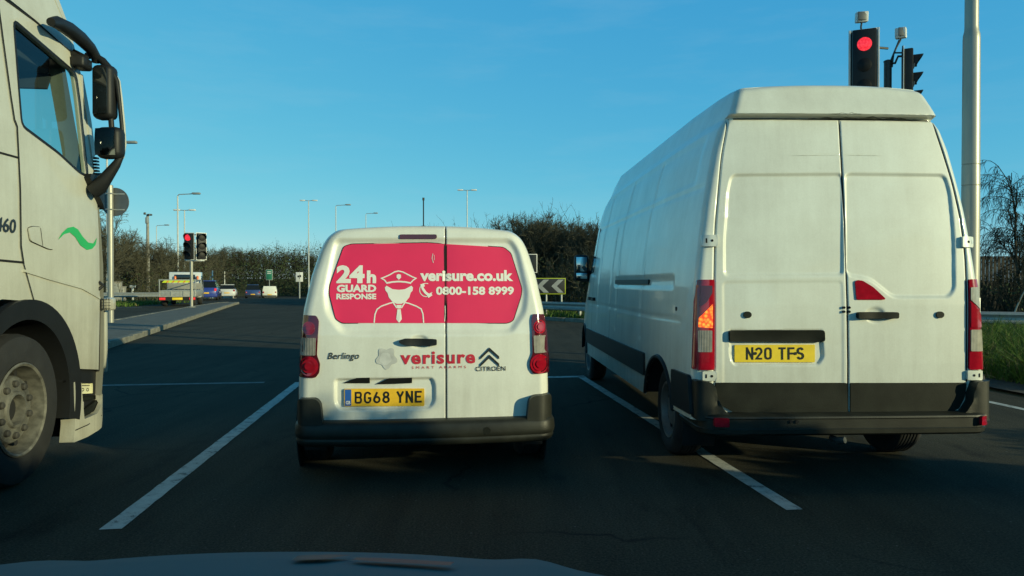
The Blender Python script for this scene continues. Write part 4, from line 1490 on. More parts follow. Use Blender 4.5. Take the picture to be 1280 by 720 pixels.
        s.build('warning_marks', M['plate_black'], lb, 0)
        s = MB()
        S_.pad(s, g([(99, 503), (106, 502), (106, 510), (99, 512)]), -.02, .01, .003, .2)
        s.build('step_label', M['vinyl_grey'], T, 0)
        s = MB()
        p0 = L(123, 357, 5.9)
        s.tube([p0 + Vector((.0, 0, .03)), p0 + Vector((.03, .02, 0)), p0 + Vector((.0, 0, -.03))], .015, 8)
        s.build('grab_catch', M['black_plastic'], T)
    # cab front: windscreen and panels from one side to the other
    prof = [(1.24, .42), (1.27, .62), (1.27, 1.0), (1.25, 1.5), (1.20, 1.95), (1.19, 2.02), (1.10, 2.35), (1.02, 2.65), (.93, 2.98), (.91, 3.06), (.86, 3.3), (.70, 3.55), (.45, 3.85), (.0, 4.02), (-.6, 4.06), (-1.05, 4.05)]
    def front(k0, k1, name, mt, u0=-1.0, u1=1.0, back=0.0):
        vs, fs = [], []
        xs = np.linspace(u0, u1, 25)
        pr = prof[k0:k1 + 1]
        for (y, z) in pr:
            w = sx(min(y, 1.05), z) + .004
            for u in xs:
                vs.append((u * (w - back * .4), y - back - .16 * abs(u) ** 3 + .08, z))
        n = len(xs)
        for i in range(len(pr) - 1):
            for j in range(n - 1):
                fs.append((i * n + j, i * n + j + 1, (i + 1) * n + j + 1, (i + 1) * n + j))
        return MB().add(vs, fs).build(name, mt, T, 40)
    front(0, 5, 'front_panel', M['truck'])
    front(5, 9, 'windscreen', M['glass_cab'], -.87, .87, .10)
    front(5, 9, 'windscreen_pillar', M['truck'], -1, -.87, .10)
    front(5, 9, 'windscreen_pillar', M['truck'], .87, 1, .10)
    front(9, 15, 'roof_panel', M['truck'])
    s = MB()
    s.prism([(-1.2, .7), (1.2, .7), (1.225, 2.2), (1.19, 3.1), (1.06, 3.9), (1.02, 4.03), (-1.02, 4.03), (-1.06, 3.9), (-1.19, 3.1), (-1.225, 2.2)], 'y', -1.10, -1.05).box((0, -.1, 1.15), (2.2, 1.85, .08)).box((0, .0, 3.12), (2.25, 1.7, .06))
    s.box((0, .93, 1.72), (2.2, .42, .55), 0, .08)
    s.box((-.62, -.45, 1.55), (.55, .55, .7), 0, .06)
    s.build('cab_interior', M['cab_trim'], T)
    for x in (.62, -.62):
        s = MB()
        s.box((x, -.50, 1.75), (.52, .52, .18), 0, .06).box((x, -.72, 2.15), (.5, .16, .75), 0, .06).box((x, -.75, 2.62), (.28, .12, .22), 0, .05)
        s.build('seat', M['seat_cloth'], T)
    s = MB()
    ctr, nrm = Vector((.62, .52, 2.02)), Vector((0, -.75, .66))
    q_ = nrm.to_track_quat('Z', 'Y').to_matrix()
    s.tube([ctr + q_ @ Vector((.23 * math.cos(a), .23 * math.sin(a), 0)) for a in np.linspace(0, 2 * math.pi, 28)], .017, 8, cap=False)
    s.tube([ctr, ctr + Vector((0, .28, -.3))], .04, 8)
    for a in (0, 2.1, 4.2):
        s.tube([ctr, ctr + q_ @ Vector((.22 * math.cos(a), .22 * math.sin(a), 0))], .016, 6)
    s.build('steering_wheel', M['black_plastic'], T)
    s = MB()
    s.box((.62, .80, 2.93), (.85, .02, .22), 0, .005, Matrix.Rotation(-.5, 3, 'X')).box((-.62, .80, 2.93), (.85, .02, .22), 0, .005, Matrix.Rotation(-.5, 3, 'X'))
    s.box((0, .55, 3.02), (2.1, .5, .12), 0, .03)
    s.build('sun_visor', M['seat_cloth'], T)
    # mirrors on their frame
    D = 5.72
    s = MB()
    a = [L(50, 27, 5.02), L(58, 27.5, 5.12), L(72, 35, 5.3), L(88, 47, 5.48), L(101, 60, 5.62), L(108, 70, 5.70), L(108, 78, 5.72)]
    s.tube([p + Vector((.07, 0, 0)) for p in a], [.030, .046, .054, .052, .045, .036, .03], 10)
    s.tube([L(102, 66, 5.62), L(98, 74, 5.62), L(92, 74, 5.56)], .06, 8)
    s.box(L(97, 79, 5.60) + Vector((.03, 0, 0)), (.10, .16, .09), 0, .02)
    s.build('top_mirror_arm', M['black_plastic'], T, 50)
    s = MB()
    fr = [(108, 70), (117, 69), (128, 76), (139, 88), (146, 102), (149, 125), (152, 155), (153.5, 180), (151, 196), (145, 206), (133, 222), (124, 233), (116, 240)]
    s.tube([L(x, y, D) for x, y in fr], [.026, .028, .03, .026, .020, .016, .015, .016, .022, .034, .048, .062, .055], 10)
    s.tube([L(138, 140, D), L(140, 165, D)], .022, 8)
    arm = s.build('mirror_frame', M['black_plastic'], T, 50)
    s = MB()
    s.tube([L(x + 1.4, y, D + .03) for x, y in fr[3:10]], [.012, .020, .020, .020, .02, .02, .012], 8)
    s.build('frame_cover', M['truck'], arm, 50)
    s = MB()
    c1 = L(131.5, 116, D)
    s.box(c1, (.165, .13, .43), 0, .045, Matrix.Rotation(-.2, 3, 'Z'), seg=3)
    up_ = s.build('main_mirror', M['black_plastic'], arm, 50)
    MB().box(c1 + Vector((-.012, -.068, 0)), (.12, .006, .36), 0, .002, Matrix.Rotation(-.2, 3, 'Z')).build('mirror_glass', M['glass_dark'], up_)
    s = MB()
    c2 = L(138.5, 179, D - .02)
    s.box(c2, (.20, .13, .25), 0, .05, Matrix.Rotation(-.2, 3, 'Z'), seg=3)
    lo_ = s.build('wide_mirror', M['black_plastic'], arm, 50)
    vs, fs = [], []
    for i in range(9):
        for j in range(9):
            u, v = -1 + i / 4, -1 + j / 4
            vs.append(c2 + Matrix.Rotation(-.2, 3, 'Z') @ Vector((u * .082, -.070 - .02 * (1 - (u * u + v * v) / 2), v * .105)))
    fs = [(i * 9 + j, i * 9 + j + 1, i * 9 + j + 10, i * 9 + j + 9) for i in range(8) for j in range(8)]
    MB().add(vs, fs).build('convex_glass', M['glass_mirror_dark'], lo_, 60)
    s = MB()
    SR.pad(s, g([(106, 217), (114, 219), (123, 216), (124, 236), (124, 262), (118, 250), (109, 235), (104, 222)]), .05, .03, .015, .05)
    s.build('mirror_foot', M['black_plastic'], T, 45)
    # wheels and dark chassis
    for sd in (1, -1):
        wheel(T, (sd * 1.085, 0, .506), .506, .315, .300, sd, M['truck_rim'], 'truck')
    s = MB()
    s.box((0, -.1, .78), (1.5, 2.6, .30)).box((0, .95, .45), (2.2, .5, .3)).box((0, -1.5, .75), (.9, 1.6, .28))
    s.box((0, 0, .506), (1.9, .14, .14), 0, .03).box((0, .1, 1.08), (2.1, 1.9, .06))
    s.build('chassis', M['underside'], T)
    return T


# ------------------------------------------------------------------ the bonnet of the car the picture is taken from
def own_car():
    T = thing('own_car', 'pale blue-grey car bonnet along the bottom edge, seen from its driver\'s seat', 'car', (-.42, 0, 0), 0.01)
    ys = [.62, .75, .9, 1.1, 1.25, 1.4, 1.5, 1.58, 1.64, 1.68, 1.70]
    zs = [1.005, .980, .952, .914, .878, .833, .795, .752, .70, .63, .55]
    zz = lambda y: float(np.interp(y, ys, zs))
    us = np.linspace(-.80, .80, 61)
    yy = np.concatenate([np.linspace(.62, 1.5, 40), np.linspace(1.52, 1.7, 14)])
    vs, fs = [], []
    for y in yy:
        for x in us:
            front = -.12 * (x / .8) ** 2
            z = zz(min(y, 1.7)) - .055 * (abs(x) / .8) ** 2.4 + .012 * math.exp(-((abs(x) - .48) / .06) ** 2)
            vs.append((x, y + front * ((y - .6) / 1.1), z))
    n = len(us)
    fs = [(i * n + j, i * n + j + 1, (i + 1) * n + j + 1, (i + 1) * n + j) for i in range(len(yy) - 1) for j in range(n - 1)]
    MB().add(vs, fs).build('bonnet', M['own_paint'], T, 60)
    pl = Placed(-.42, 0, 0.01)
    for px in ([(372, 698), (410, 696.5), (440, 697), (404, 703), (366, 704)], [(446, 700.5), (480, 701.5), (568, 706.5), (562, 711), (470, 706), (440, 703.5)]):  # black patches painting the dashboard's windscreen reflection onto the bonnet
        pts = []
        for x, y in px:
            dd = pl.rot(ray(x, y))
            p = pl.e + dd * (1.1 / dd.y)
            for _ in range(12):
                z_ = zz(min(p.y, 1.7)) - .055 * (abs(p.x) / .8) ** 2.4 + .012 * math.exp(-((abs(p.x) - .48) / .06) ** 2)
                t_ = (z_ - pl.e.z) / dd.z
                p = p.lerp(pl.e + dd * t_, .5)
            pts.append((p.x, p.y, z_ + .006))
        MB().add(pts, [tuple(range(len(pts)))]).build('painted_dash_reflection', M['black_plastic'], T, 0)
    for sd in (-1, 1):
        s = MB().prism([(.5, .35), (1.5, .35), (1.52, .62), (1.3, .78), (.9, .87), (.5, .92)], 'x', sd * .80, sd * .86, 0, .02)
        s.build('front_wing', M['own_paint'], T)
    MB().box((0, 1.55, .42), (1.66, .22, .3), 0, .06).build('front_bumper', M['own_paint'], T)
    s = MB().box((0, .58, .78), (1.5, .06, .3), 0, .02).box((0, .9, .4), (1.4, 1.2, .5))
    s.build('engine_bay', M['underside'], T)
    for x in (-.35, .25):
        s = MB()
        s.tube([(x, .60, .985), (x + .22, .66, 1.0), (x + .5, .68, .985)], .008, 6)
        s.build('wiper', M['black_plastic'], T)
    for sd in (-1, 1):
        wheel(T, (sd * .74, 1.0, .31), .31, .2, .2, sd, M['steel_rim'])
    return T


# ------------------------------------------------------------------ ground, roads, markings
def poly_sheet(name, poly, z, m, cell=4.0, kind='structure', ymin=38):
    bm = bmesh.new()
    bm.faces.new([bm.verts.new((x, y, 0)) for x, y in poly])
    ys = [p[1] for p in poly]
    for y in list(np.arange(ymin, 104, 5.0)):
        if min(ys) < y < max(ys):
            bmesh.ops.bisect_plane(bm, geom=list(bm.verts) + list(bm.edges) + list(bm.faces), plane_co=(0, y, 0), plane_no=(0, 1, 0), dist=1e-4)
    for v in bm.verts: v.co.z = z + gz(v.co.y)
    bmesh.ops.recalc_face_normals(bm, faces=bm.faces)
    o = MB().bm(bm).build(name, m, None, 0, normals=True)
    return tag(o, kind=kind)


def asphalt_mat():
    m, nt, b = new_mat('worn_asphalt')
    v = coords(nt)
    n1 = noise_node(nt, v, .35, 4, .55)
    n2 = noise_node(nt, v, 75, 4, .8)
    n3 = noise_node(nt, coords(nt, (3.0, .22, 1)), 1.2, 4, .6)
    base = ramp(nt, n1, [(.3, (.044, .0415, .0315)), (.7, (.070, .0655, .049))])
    agg = ramp(nt, n2, [(.32, (.42, .42, .42)), (.5, (1, 1, 1)), (.66, (1.9, 1.86, 1.76))])
    c = mixc(nt, 1.0, base, agg, 'MULTIPLY')
    trk = ramp(nt, n3, [(.35, (.80, .80, .80)), (.65, (1.08, 1.07, 1.05))])
    c = mixc(nt, 1.0, c, trk, 'MULTIPLY')
    # oil drips down the middle of the lanes, sealed cracks and old patches
    n4 = noise_node(nt, coords(nt, (1.0, .35, 1)), 3.2, 5, .65)
    c = mixc(nt, ramp(nt, n4, [(.56, (0, 0, 0)), (.72, (1, 1, 1))]), c, mixc(nt, 1.0, c, (.62, .62, .64), 'MULTIPLY'))
    vo = nt.nodes.new('ShaderNodeTexVoronoi'); vo.feature = 'DISTANCE_TO_EDGE'; vo.inputs['Scale'].default_value = .42
    wv = nt.nodes.new('ShaderNodeVectorMath'); wv.operation = 'MULTIPLY_ADD'
    nz = nt.nodes.new('ShaderNodeTexNoise'); nz.inputs['Scale'].default_value = 2.2; nz.inputs['Detail'].default_value = 5
    nt.links.new(v, nz.inputs['Vector'])
    nt.links.new(nz.outputs['Color'], wv.inputs[0]); wv.inputs[1].default_value = (.55, .55, .0); nt.links.new(v, wv.inputs[2])
    nt.links.new(wv.outputs[0], vo.inputs['Vector'])
    ck = ramp(nt, vo.outputs['Distance'], [(.0, (1, 1, 1)), (.010, (0, 0, 0))])
    gate = ramp(nt, n1, [(.50, (0, 0, 0)), (.60, (1, 1, 1))])
    c = mixc(nt, mixc(nt, 1.0, ck, gate, 'MULTIPLY'), c, (.018, .018, .017))
    n5 = noise_node(nt, v, 38, 2, .5)
    c = mixc(nt, ramp(nt, n5, [(.70, (0, 0, 0)), (.74, (1, 1, 1))]), c, (.13, .125, .11))
    nt.links.new(c, b.inputs['Base Color'])
    b.inputs['Roughness'].default_value = .88
    b.inputs['Specular IOR Level'].default_value = .08
    bump(nt, b, n2, .5, .004)
    return m


def marking_mat(name='worn_white_road_paint', lo=.50, top=(.62, .63, .59)):
    m, nt, b = new_mat(name)
    v = coords(nt)
    n1 = noise_node(nt, v, 9, 6, .7)
    n2 = noise_node(nt, v, 120, 3, .6)
    f = nt.nodes.new('ShaderNodeMath'); f.operation = 'MULTIPLY_ADD'
    nt.links.new(n2, f.inputs[0]); f.inputs[1].default_value = .35; nt.links.new(n1, f.inputs[2])
    c = ramp(nt, f.outputs[0], [(lo, (.07, .068, .058)), (lo + .13, tuple(x * .74 for x in top)), (lo + .42, top)])
    nt.links.new(c, b.inputs['Base Color'])
    b.inputs['Roughness'].default_value = .75
    bump(nt, b, n2, .3, .003)
    return m


def grass_mat(name, a, b_, sc=.6):
    m, nt, b = new_mat(name)
    v = coords(nt)
    n1 = noise_node(nt, v, sc, 5, .6)
    n2 = noise_node(nt, v, 14, 4, .7)
    c = mixc(nt, n2, ramp(nt, n1, [(.3, a), (.7, b_)]), (.05, .045, .02))
    nt.links.new(c, b.inputs['Base Color'])
    b.inputs['Roughness'].default_value = .9
    bump(nt, b, n2, .6, .05)
    return m


M['asphalt'] = asphalt_mat()
M['marking'] = marking_mat()
M['marking_faded'] = marking_mat('faded_road_paint', .50, (.24, .25, .24))
M['turf'] = grass_mat('rough_turf', (.035, .050, .014), (.06, .075, .022))
M['soil'] = mat('dark_soil_and_leaf_litter', (.05, .042, .03), .95, var=.4, scale=8, bmp=.5, bscale=30)
M['paving'] = mat('island_paving', (.125, .12, .10), .9, var=.25, scale=4, bmp=.3)
M['kerb'] = mat('concrete_kerb', (.19, .18, .145), .9, var=.3, scale=5, bmp=.3)
M['plate_pale'] = mat('pale_warning_plate', (.62, .60, .40), .5)
M['own_paint'] = paint('own_car_paint', (.095, .15, .155), (.09, .12, .12), .15, .3, .75, .0, .35)
M['own_paint'].node_tree.nodes['Principled BSDF'].inputs['Specular IOR Level'].default_value = .25
M['glass_mirror_dark'] = mat('convex_mirror', (.30, .32, .32), .08, 1.0, var=.05)

LD = Vector((-.1148, .9934))            # direction of our lane
LP = Vector((.9934, .1148))


def lane(s, t):
    return (LD.x * s + LP.x * t, LD.y * s + LP.y * t)


# ground as one sheet to the horizon
gv, gf = [], []
xs_ = np.concatenate([[-1500, -500, -200], np.arange(-120, 121, 15), [200, 500, 1500]])
ys_ = np.concatenate([[-300, -60, 0, 20, 38], np.arange(43, 104, 5.0), [140, 250, 500, 1000, 2500]])
for y in ys_:
    for x in xs_:
        gv.append((x, y, gz(y) - .012))
n_ = len(xs_)
gf = [(i * n_ + j, i * n_ + j + 1, (i + 1) * n_ + j + 1, (i + 1) * n_ + j) for i in range(len(ys_) - 1) for j in range(n_ - 1)]
tag(MB().add(gv, gf).build('ground', M['turf'], None, 0), kind='structure')

road_poly = [(-70, -40), (9.6, -40), (7.0, 0), (5.95, 8.9), (5.4, 13), (5.2, 16), (4.2, 21.5), (1.0, 25.3), (-6, 29.5), (-13, 45), (-20, 72), (-34, 125), (-60, 190), (-70, 190), (-56, 130), (-33, 75), (-22.5, 48), (-20.6, 38.6), (-40, 34.5), (-70, 31)]
poly_sheet('road', road_poly, 0.0, M['asphalt'])


def marking(pts, w, z=.004, faded=False):
    """a painted line, its edges a little ragged"""
    rnd = random.Random(len(pts) + int(pts[0][0] * 10))
    P_ = [Vector(p) for p in pts]
    out = []
    for a, b in zip(P_[:-1], P_[1:]):
        n = max(1, int((b - a).length / .12))
        out += [a.lerp(b, i / n) for i in range(n)]
    out.append(P_[-1])
    vs = []
    for i, p in enumerate(out):
        t = (out[min(i + 1, len(out) - 1)] - out[max(i - 1, 0)]).normalized()
        nn = Vector((-t.y, t.x))
        j1, j2 = rnd.uniform(-.003, .003), rnd.uniform(-.003, .003)
        a, b = p + nn * (w / 2 + j1), p - nn * (w / 2 + j2)
        vs += [(a.x, a.y, z + gz(a.y)), (b.x, b.y, z + gz(b.y))]
    fs = [(2 * i, 2 * i + 1, 2 * i + 3, 2 * i + 2) for i in range(len(out) - 1)]
    o = MB().add(vs, fs).build('road_marking', M['marking_faded' if faded else 'marking'], None, 0)
    return tag(o, kind='structure')


marking([lane(4.16, -1.735), lane(9.97, -1.735)], .115)
marking([lane(4.05, 2.16), lane(10.1, 2.16)], .105)
marking([lane(10.02, -1.75), lane(10.1, 2.22)], .16)
marking([lane(9.95, -4.4), lane(10.0, -2.2)], .12, faded=True)
marking([lane(10.0, -7.6), lane(9.95, -4.9)], .12, faded=True)
marking([lane(2.0, 6.28), lane(7.6, 6.28), lane(8.6, 6.22), (5.0, 11), (4.8, 14)], .10)
marking([(-19.5, 37.9), (-30, 36.0)], .14)
marking([(-10.15, 18.6), (-10.9, 21.4)], .14, .005)
marking([(-32, 88), (-27, 78)], .14)

# traffic island with a kerb of separate stones
isl = [(-8.0, 13.6), (-8.3, 14.75), (-9.4, 18.6), (-10.6, 22.7), (-13.4, 32.3), (-16.2, 42.0), (-16.6, 43.6), (-17.2, 43.6), (-17.3, 42.0), (-15.9, 35.5), (-12.4, 21.5), (-10.6, 13.8)]
top = [(x, y) for x, y in isl]
poly_sheet('traffic_island', top, .115, M['paving'])
kv = MB()
P_ = [Vector(p) for p in isl] + [Vector(isl[0])]
for a, b in zip(P_[:-1], P_[1:]):
    L_ = (b - a).length
    n = max(1, round(L_ / .92))
    t = (b - a).normalized()
    for i in range(n):
        c = a.lerp(b, (i + .5) / n)
        rr_ = random.Random(int(c.x * 100)).uniform(-.006, .006)
        kv.box((c.x + t.y * .0, c.y, .055 + rr_ + gz(c.y)), (L_ / n - .02, .15, .15), 0, .018, Matrix.Rotation(math.atan2(t.y, t.x), 3, 'Z'), 1)
tag(kv.build('kerb', M['kerb'], None, 40), kind='structure')
kv = MB()
P_ = [Vector((5.70, 14)), Vector((5.55, 16)), Vector((4.5, 21.8)), Vector((1.2, 25.6)), Vector((-5.8, 29.8))]
for a, b in zip(P_[:-1], P_[1:]):
    L_ = (b - a).length
    n = max(1, round(L_ / .92))
    t = (b - a).normalized()
    for i in range(n):
        c = a.lerp(b, (i + .5) / n)
        kv.box((c.x, c.y, .04), (L_ / n - .02, .14, .14), 0, .018, Matrix.Rotation(math.atan2(t.y, t.x), 3, 'Z'), 1)
tag(kv.build('kerb', M['kerb'], None, 40), kind='structure')
poly_sheet('verge', [(10.2, -30), (7.1, 0), (6.05, 8.9), (5.85, 13), (5.65, 16), (4.6, 21.9), (1.3, 25.7), (-5.7, 29.9), (-5.5, 33), (14, 26), (40, 16), (40, -30)], .03, M['soil'])


# ------------------------------------------------------------------ plants
def quad_obj(name, Q, mats, mi=None, parent=None):
    Q = np.asarray(Q, np.float32)
    n = len(Q)
    me = bpy.data.meshes.new(name)
    me.vertices.add(n * 4)
    me.vertices.foreach_set('co', Q.reshape(-1))
    me.loops.add(n * 4)
    me.loops.foreach_set('vertex_index', np.arange(n * 4, dtype=np.int32))
    me.polygons.add(n)
    me.polygons.foreach_set('loop_start', np.arange(0, n * 4, 4, dtype=np.int32))
    for m in (mats if isinstance(mats, (list, tuple)) else [mats]): me.materials.append(m)
    if mi is not None: me.polygons.foreach_set('material_index', np.asarray(mi, np.int32))
    me.update()
    me.validate()
    o = bpy.data.objects.new(name, me)
    COL.objects.link(o)
    if parent is not None: o.parent = parent
    return o


def unit(v):
    return v / (np.linalg.norm(v, axis=-1, keepdims=True) + 1e-9)


def ribbons(rng, B, D, Ln, r0, r1, droop=0.0, seg=3, wob=.25):
    """tapered bent twigs; returns quads and the nodes along them"""
    n = len(B)
    pts = [B]
    d = D.copy()
    for k in range(seg):
        d = unit(d + rng.normal(0, wob, (n, 3)) * .5 + np.array([0, 0, -droop]))
        pts.append(pts[-1] + d * (Ln / seg)[:, None])
    Qs = []
    for k in range(seg):
        a, b = pts[k], pts[k + 1]
        ax = unit(np.cross(b - a, rng.normal(0, 1, (n, 3))))
        ra = (r0 + (r1 - r0) * k / seg)[:, None]
        rb = (r0 + (r1 - r0) * (k + 1) / seg)[:, None]
        Qs.append(np.stack([a - ax * ra, a + ax * ra, b + ax * rb, b - ax * rb], 1))
        ax2 = unit(np.cross(b - a, ax))
        Qs.append(np.stack([a - ax2 * ra, a + ax2 * ra, b + ax2 * rb, b - ax2 * rb], 1))
    return np.concatenate(Qs), pts


def sprout(rng, pts, per, tmin=.25, up=.25, spread=.9):
    """children along the parents' nodes: bases and directions"""
    P0 = np.stack(pts, 1)
    n, k, _ = P0.shape
    idx = np.repeat(np.arange(n), per)
    t = rng.uniform(tmin, 1, len(idx)) * (k - 1)
    i = np.minimum(t.astype(int), k - 2)
    f = (t - i)[:, None]
    a, b = P0[idx, i], P0[idx, i + 1]
    d = unit(unit(b - a) + rng.normal(0, spread * .6, (len(idx), 3)) + np.array([0, 0, up]))
    return a + (b - a) * f, d, idx


def tree_parts(seed, h, levels, trunk_r=.11, droop=0.0, up=.25, spread=.9, twig=.006, stems=1, lean=.05):
    rng = np.random.default_rng(seed)
    B = np.zeros((stems, 3)); B[:, :2] = rng.normal(0, .12 * (stems > 1), (stems, 2))
    D = unit(np.array([0, 0, 1.0]) + rng.normal(0, lean + .12 * (stems > 1), (stems, 3)))
    Ln = np.full(stems, h * .72)
    trunk = MB()
    q, pts = ribbons(rng, B, D, Ln, np.full(stems, trunk_r), np.full(stems, trunk_r * .4), 0, 5, .12)
    for s in range(stems):
        ps = [Vector(p[s]) for p in pts]
        trunk.tube(ps, list(np.linspace(trunk_r, trunk_r * .3, len(ps))), 7)
    crown = []
    cur, rad, ln = pts, trunk_r * .42, h * .42
    for li, per in enumerate(levels):
        b, d, idx = sprout(rng, cur, per, .30 if li == 0 else .2, up * (1 - li * .2), spread)
        n = len(b)
        L_ = ln * rng.uniform(.5, 1.1, n)
        dr = droop * li
        q, cur = ribbons(rng, b, d, L_, np.full(n, max(rad, twig)), np.full(n, max(rad * .35, twig * .6)), dr, 4 if li < 2 else 3, .3)
        crown.append(q)
        rad *= .42
        ln *= .52
    return trunk, np.concatenate(crown)


def leaf_quads(rng, C, size, flat=.0):
    n = len(C)
    a = unit(rng.normal(0, 1, (n, 3)))
    b = unit(np.cross(a, rng.normal(0, 1, (n, 3))))
    s = (size * rng.uniform(.6, 1.4, n))[:, None]
    return np.stack([C - a * s, C - b * s * .5, C + a * s, C + b * s * .5], 1)


def foliage_mat(name, lo, hi, sc=1.2):
    m, nt, b = new_mat(name)
    n = noise_node(nt, coords(nt), sc, 5, .7)
    nt.links.new(ramp(nt, n, [(.3, lo), (.7, hi)]), b.inputs['Base Color'])
    b.inputs['Roughness'].default_value = .8
    b.inputs['Specular IOR Level'].default_value = .2
    return m


M['twig'] = foliage_mat('bare_twigs', (.074, .072, .048), (.125, .118, .082))
M['twig_dark'] = foliage_mat('dark_twigs', (.035, .036, .026), (.062, .060, .040))
M['bark'] = foliage_mat('bark', (.06, .05, .036), (.12, .10, .075), 5)
M['ivy'] = foliage_mat('dark_ivy_leaves', (.034, .052, .022), (.075, .098, .040))
M['scrub'] = foliage_mat('olive_scrub_leaves', (.05, .052, .018), (.095, .085, .034))
M['grass'] = foliage_mat('green_grass_blades', (.05, .10, .014), (.10, .17, .03), 3)
M['dry_grass'] = foliage_mat('dry_grass_blades', (.13, .12, .05), (.2, .17, .08), 3)


def thicket(name, seed, path, depth, hfun, n_stem, n_leaf, leaf_size, z0=None, mats=None):
    """a belt of scrub along a path: upright stems with side twigs and leaves through its volume"""
    rng = np.random.default_rng(seed)
    P_ = np.asarray(path, float)
    seglen = np.hypot(*(P_[1:] - P_[:-1]).T)
    cum = np.concatenate([[0], np.cumsum(seglen)])

    def place(n):
        s = rng.uniform(0, cum[-1], n)
        i = np.clip(np.searchsorted(cum, s, 'right') - 1, 0, len(seglen) - 1)
        f = ((s - cum[i]) / seglen[i])[:, None]
        c = P_[i] + (P_[i + 1] - P_[i]) * f
        t = (P_[i + 1] - P_[i]) / seglen[i][:, None]
        nrm = np.stack([-t[:, 1], t[:, 0]], 1)
        w = rng.uniform(0, depth, n)
        return c + nrm * w[:, None], s, w
    base, s, w = place(n_stem)
    gzv = np.array([(gz(y) if z0 is None else z0(x, y)) for x, y in base])
    H = np.array([hfun(a, b) for a, b in zip(s, w)]) * rng.uniform(.6, 1.12, n_stem)
    B = np.concatenate([base, gzv[:, None]], 1)
    D = unit(np.array([0, 0, 1.0]) + rng.normal(0, .18, (n_stem, 3)))
    k = 1.0 + .0 * H
    q1, p1 = ribbons(rng, B, D, H, .022 * k, .008 * k, 0, 4, .22)
    b2, d2, i2 = sprout(rng, p1, 7, .15, .35, 1.0)
    q2, p2 = ribbons(rng, b2, d2, H[i2] * rng.uniform(.12, .30, len(b2)), np.full(len(b2), .010), np.full(len(b2), .005), 0, 3, .3)
    b3, d3, i3 = sprout(rng, p2, 3, .2, .25, 1.1)
    q3, p3 = ribbons(rng, b3, d3, rng.uniform(.2, .5, len(b3)), np.full(len(b3), .007), np.full(len(b3), .004), 0, 2, .3)
    tw = np.concatenate([q1, q2, q3])
    lb, ls, lw = place(n_leaf)
    zz = np.array([(gz(y) if z0 is None else z0(x, y)) for x, y in lb])
    Hh = np.array([hfun(a, b) for a, b in zip(ls, lw)])
    # clumps: leaves gather where a slow noise is high
    C = np.concatenate([lb, (zz + Hh * rng.beta(1.1, 1.5, n_leaf))[:, None]], 1)
    keep = np.array([noise.noise(Vector(c * .55)) + .5 * noise.noise(Vector(c * 1.7)) for c in C]) > -.12
    C = C[keep]
    lq = leaf_quads(rng, C, leaf_size)
    Q = np.concatenate([tw, lq])
    mi = np.concatenate([np.zeros(len(tw)), np.where(rng.random(len(lq)) < .55, 1, 2)])
    o = quad_obj(name, Q, mats or [M['twig'], M['ivy'], M['scrub']], mi)
    return o


# ------------------------------------------------------------------ street furniture
def signal_head(parent, w, h, n, lit, pos, rz, border=True, visor=True, lens_r=None, first=None, pitch=None, reach=1.0):
    """origin at the middle of the housing's back, facing -y before turning by rz: head > lens (each), visor, backing_board"""
    Rz = Matrix.Rotation(rz, 3, 'Z')
    pos = Vector(pos)
    hd = MB().box(pos + Rz @ Vector((0, -.07, 0)), (w * .78, .14, h * .94), 0, .02, Rz).build('signal_head', M['black_plastic'], parent)
    if border:
        s = MB()
        s.box(pos + Rz @ Vector((0, .005, 0)), (w, .012, h), 0, .004, Rz)
        s.build('backing_board', M['black_plastic'], hd)
        s = MB()
        for dx in (-1, 1): s.box(pos + Rz @ Vector((dx * (w / 2 - .014), -.010, 0)), (.030, .012, h + .002), 0, .003, Rz)
        for dz in (-1, 1): s.box(pos + Rz @ Vector((0, -.0105, dz * (h / 2 - .014))), (w - .058, .011, .030), 0, .003, Rz)
        s.build('white_border', M['signal_white'], hd)
    pitch = pitch or h * .94 / n
    first = first or pitch * .5 + h * .03
    for k in range(n):
        z = h * .5 - first - pitch * k
        s = MB()
        r = lens_r or min(pitch, w * .78) * .40
        s.lathe([(r, -.14), (r, -.150), (r * .7, -.163), (0, -.168)], 'y', (0, 0, 0), 28)
        s.v = [tuple(pos + Rz @ Vector((x, y, zz + z))) for x, y, zz in s.v]
        s.build('lens', M['signal_red'] if k == lit else M['lens_off'], hd)
        if visor:
            s = MB()
            vs, fs = [], []
            m = 14
            for i in range(m + 1):
                a = R(-20 + 220 * i / m)
                dp = (.10 + .13 * max(0, math.sin(a))) * reach
                for o_ in (0, .006):
                    vs += [((r + .015 + o_) * math.cos(a), -.135, (r + .015 + o_) * math.sin(a)), ((r + .015 + o_) * math.cos(a), -.135 - dp, (r + .015 + o_) * math.sin(a))]
            for i in range(m):
                for (p, q_) in ((0, 1), (1, 3), (3, 2)):
                    fs.append((4 * i + p, 4 * i + q_, 4 * i + 4 + q_, 4 * i + 4 + p))
            s.add([tuple(pos + Rz @ Vector((x, y, zz + z))) for x, y, zz in vs], fs)
            s.build('visor', M['black_plastic'], hd)
    return hd


def detector(parent, p0, p1, bx, rz=0.0):
    s = MB()
    s.tube([p0, Vector(p0).lerp(Vector(p1), .6) + Vector((-.01, 0, 0)), p1], .014, 6)
    s.build('detector_arm', M['dark_steel'], parent)
    d = MB().box(Vector(p1) + Vector((0, 0, .09)), bx, 0, .015, Matrix.Rotation(rz, 3, 'Z') @ Matrix.Rotation(.15, 3, 'X')).build('vehicle_detector', M['signal_white'], parent)
    MB().box(Vector(p1) + Vector((-.02, -bx[1] * .52, .09)), (bx[0] * .75, .02, bx[2] * .8), 0, .004).build('detector_window', M['sign_grey'], d)


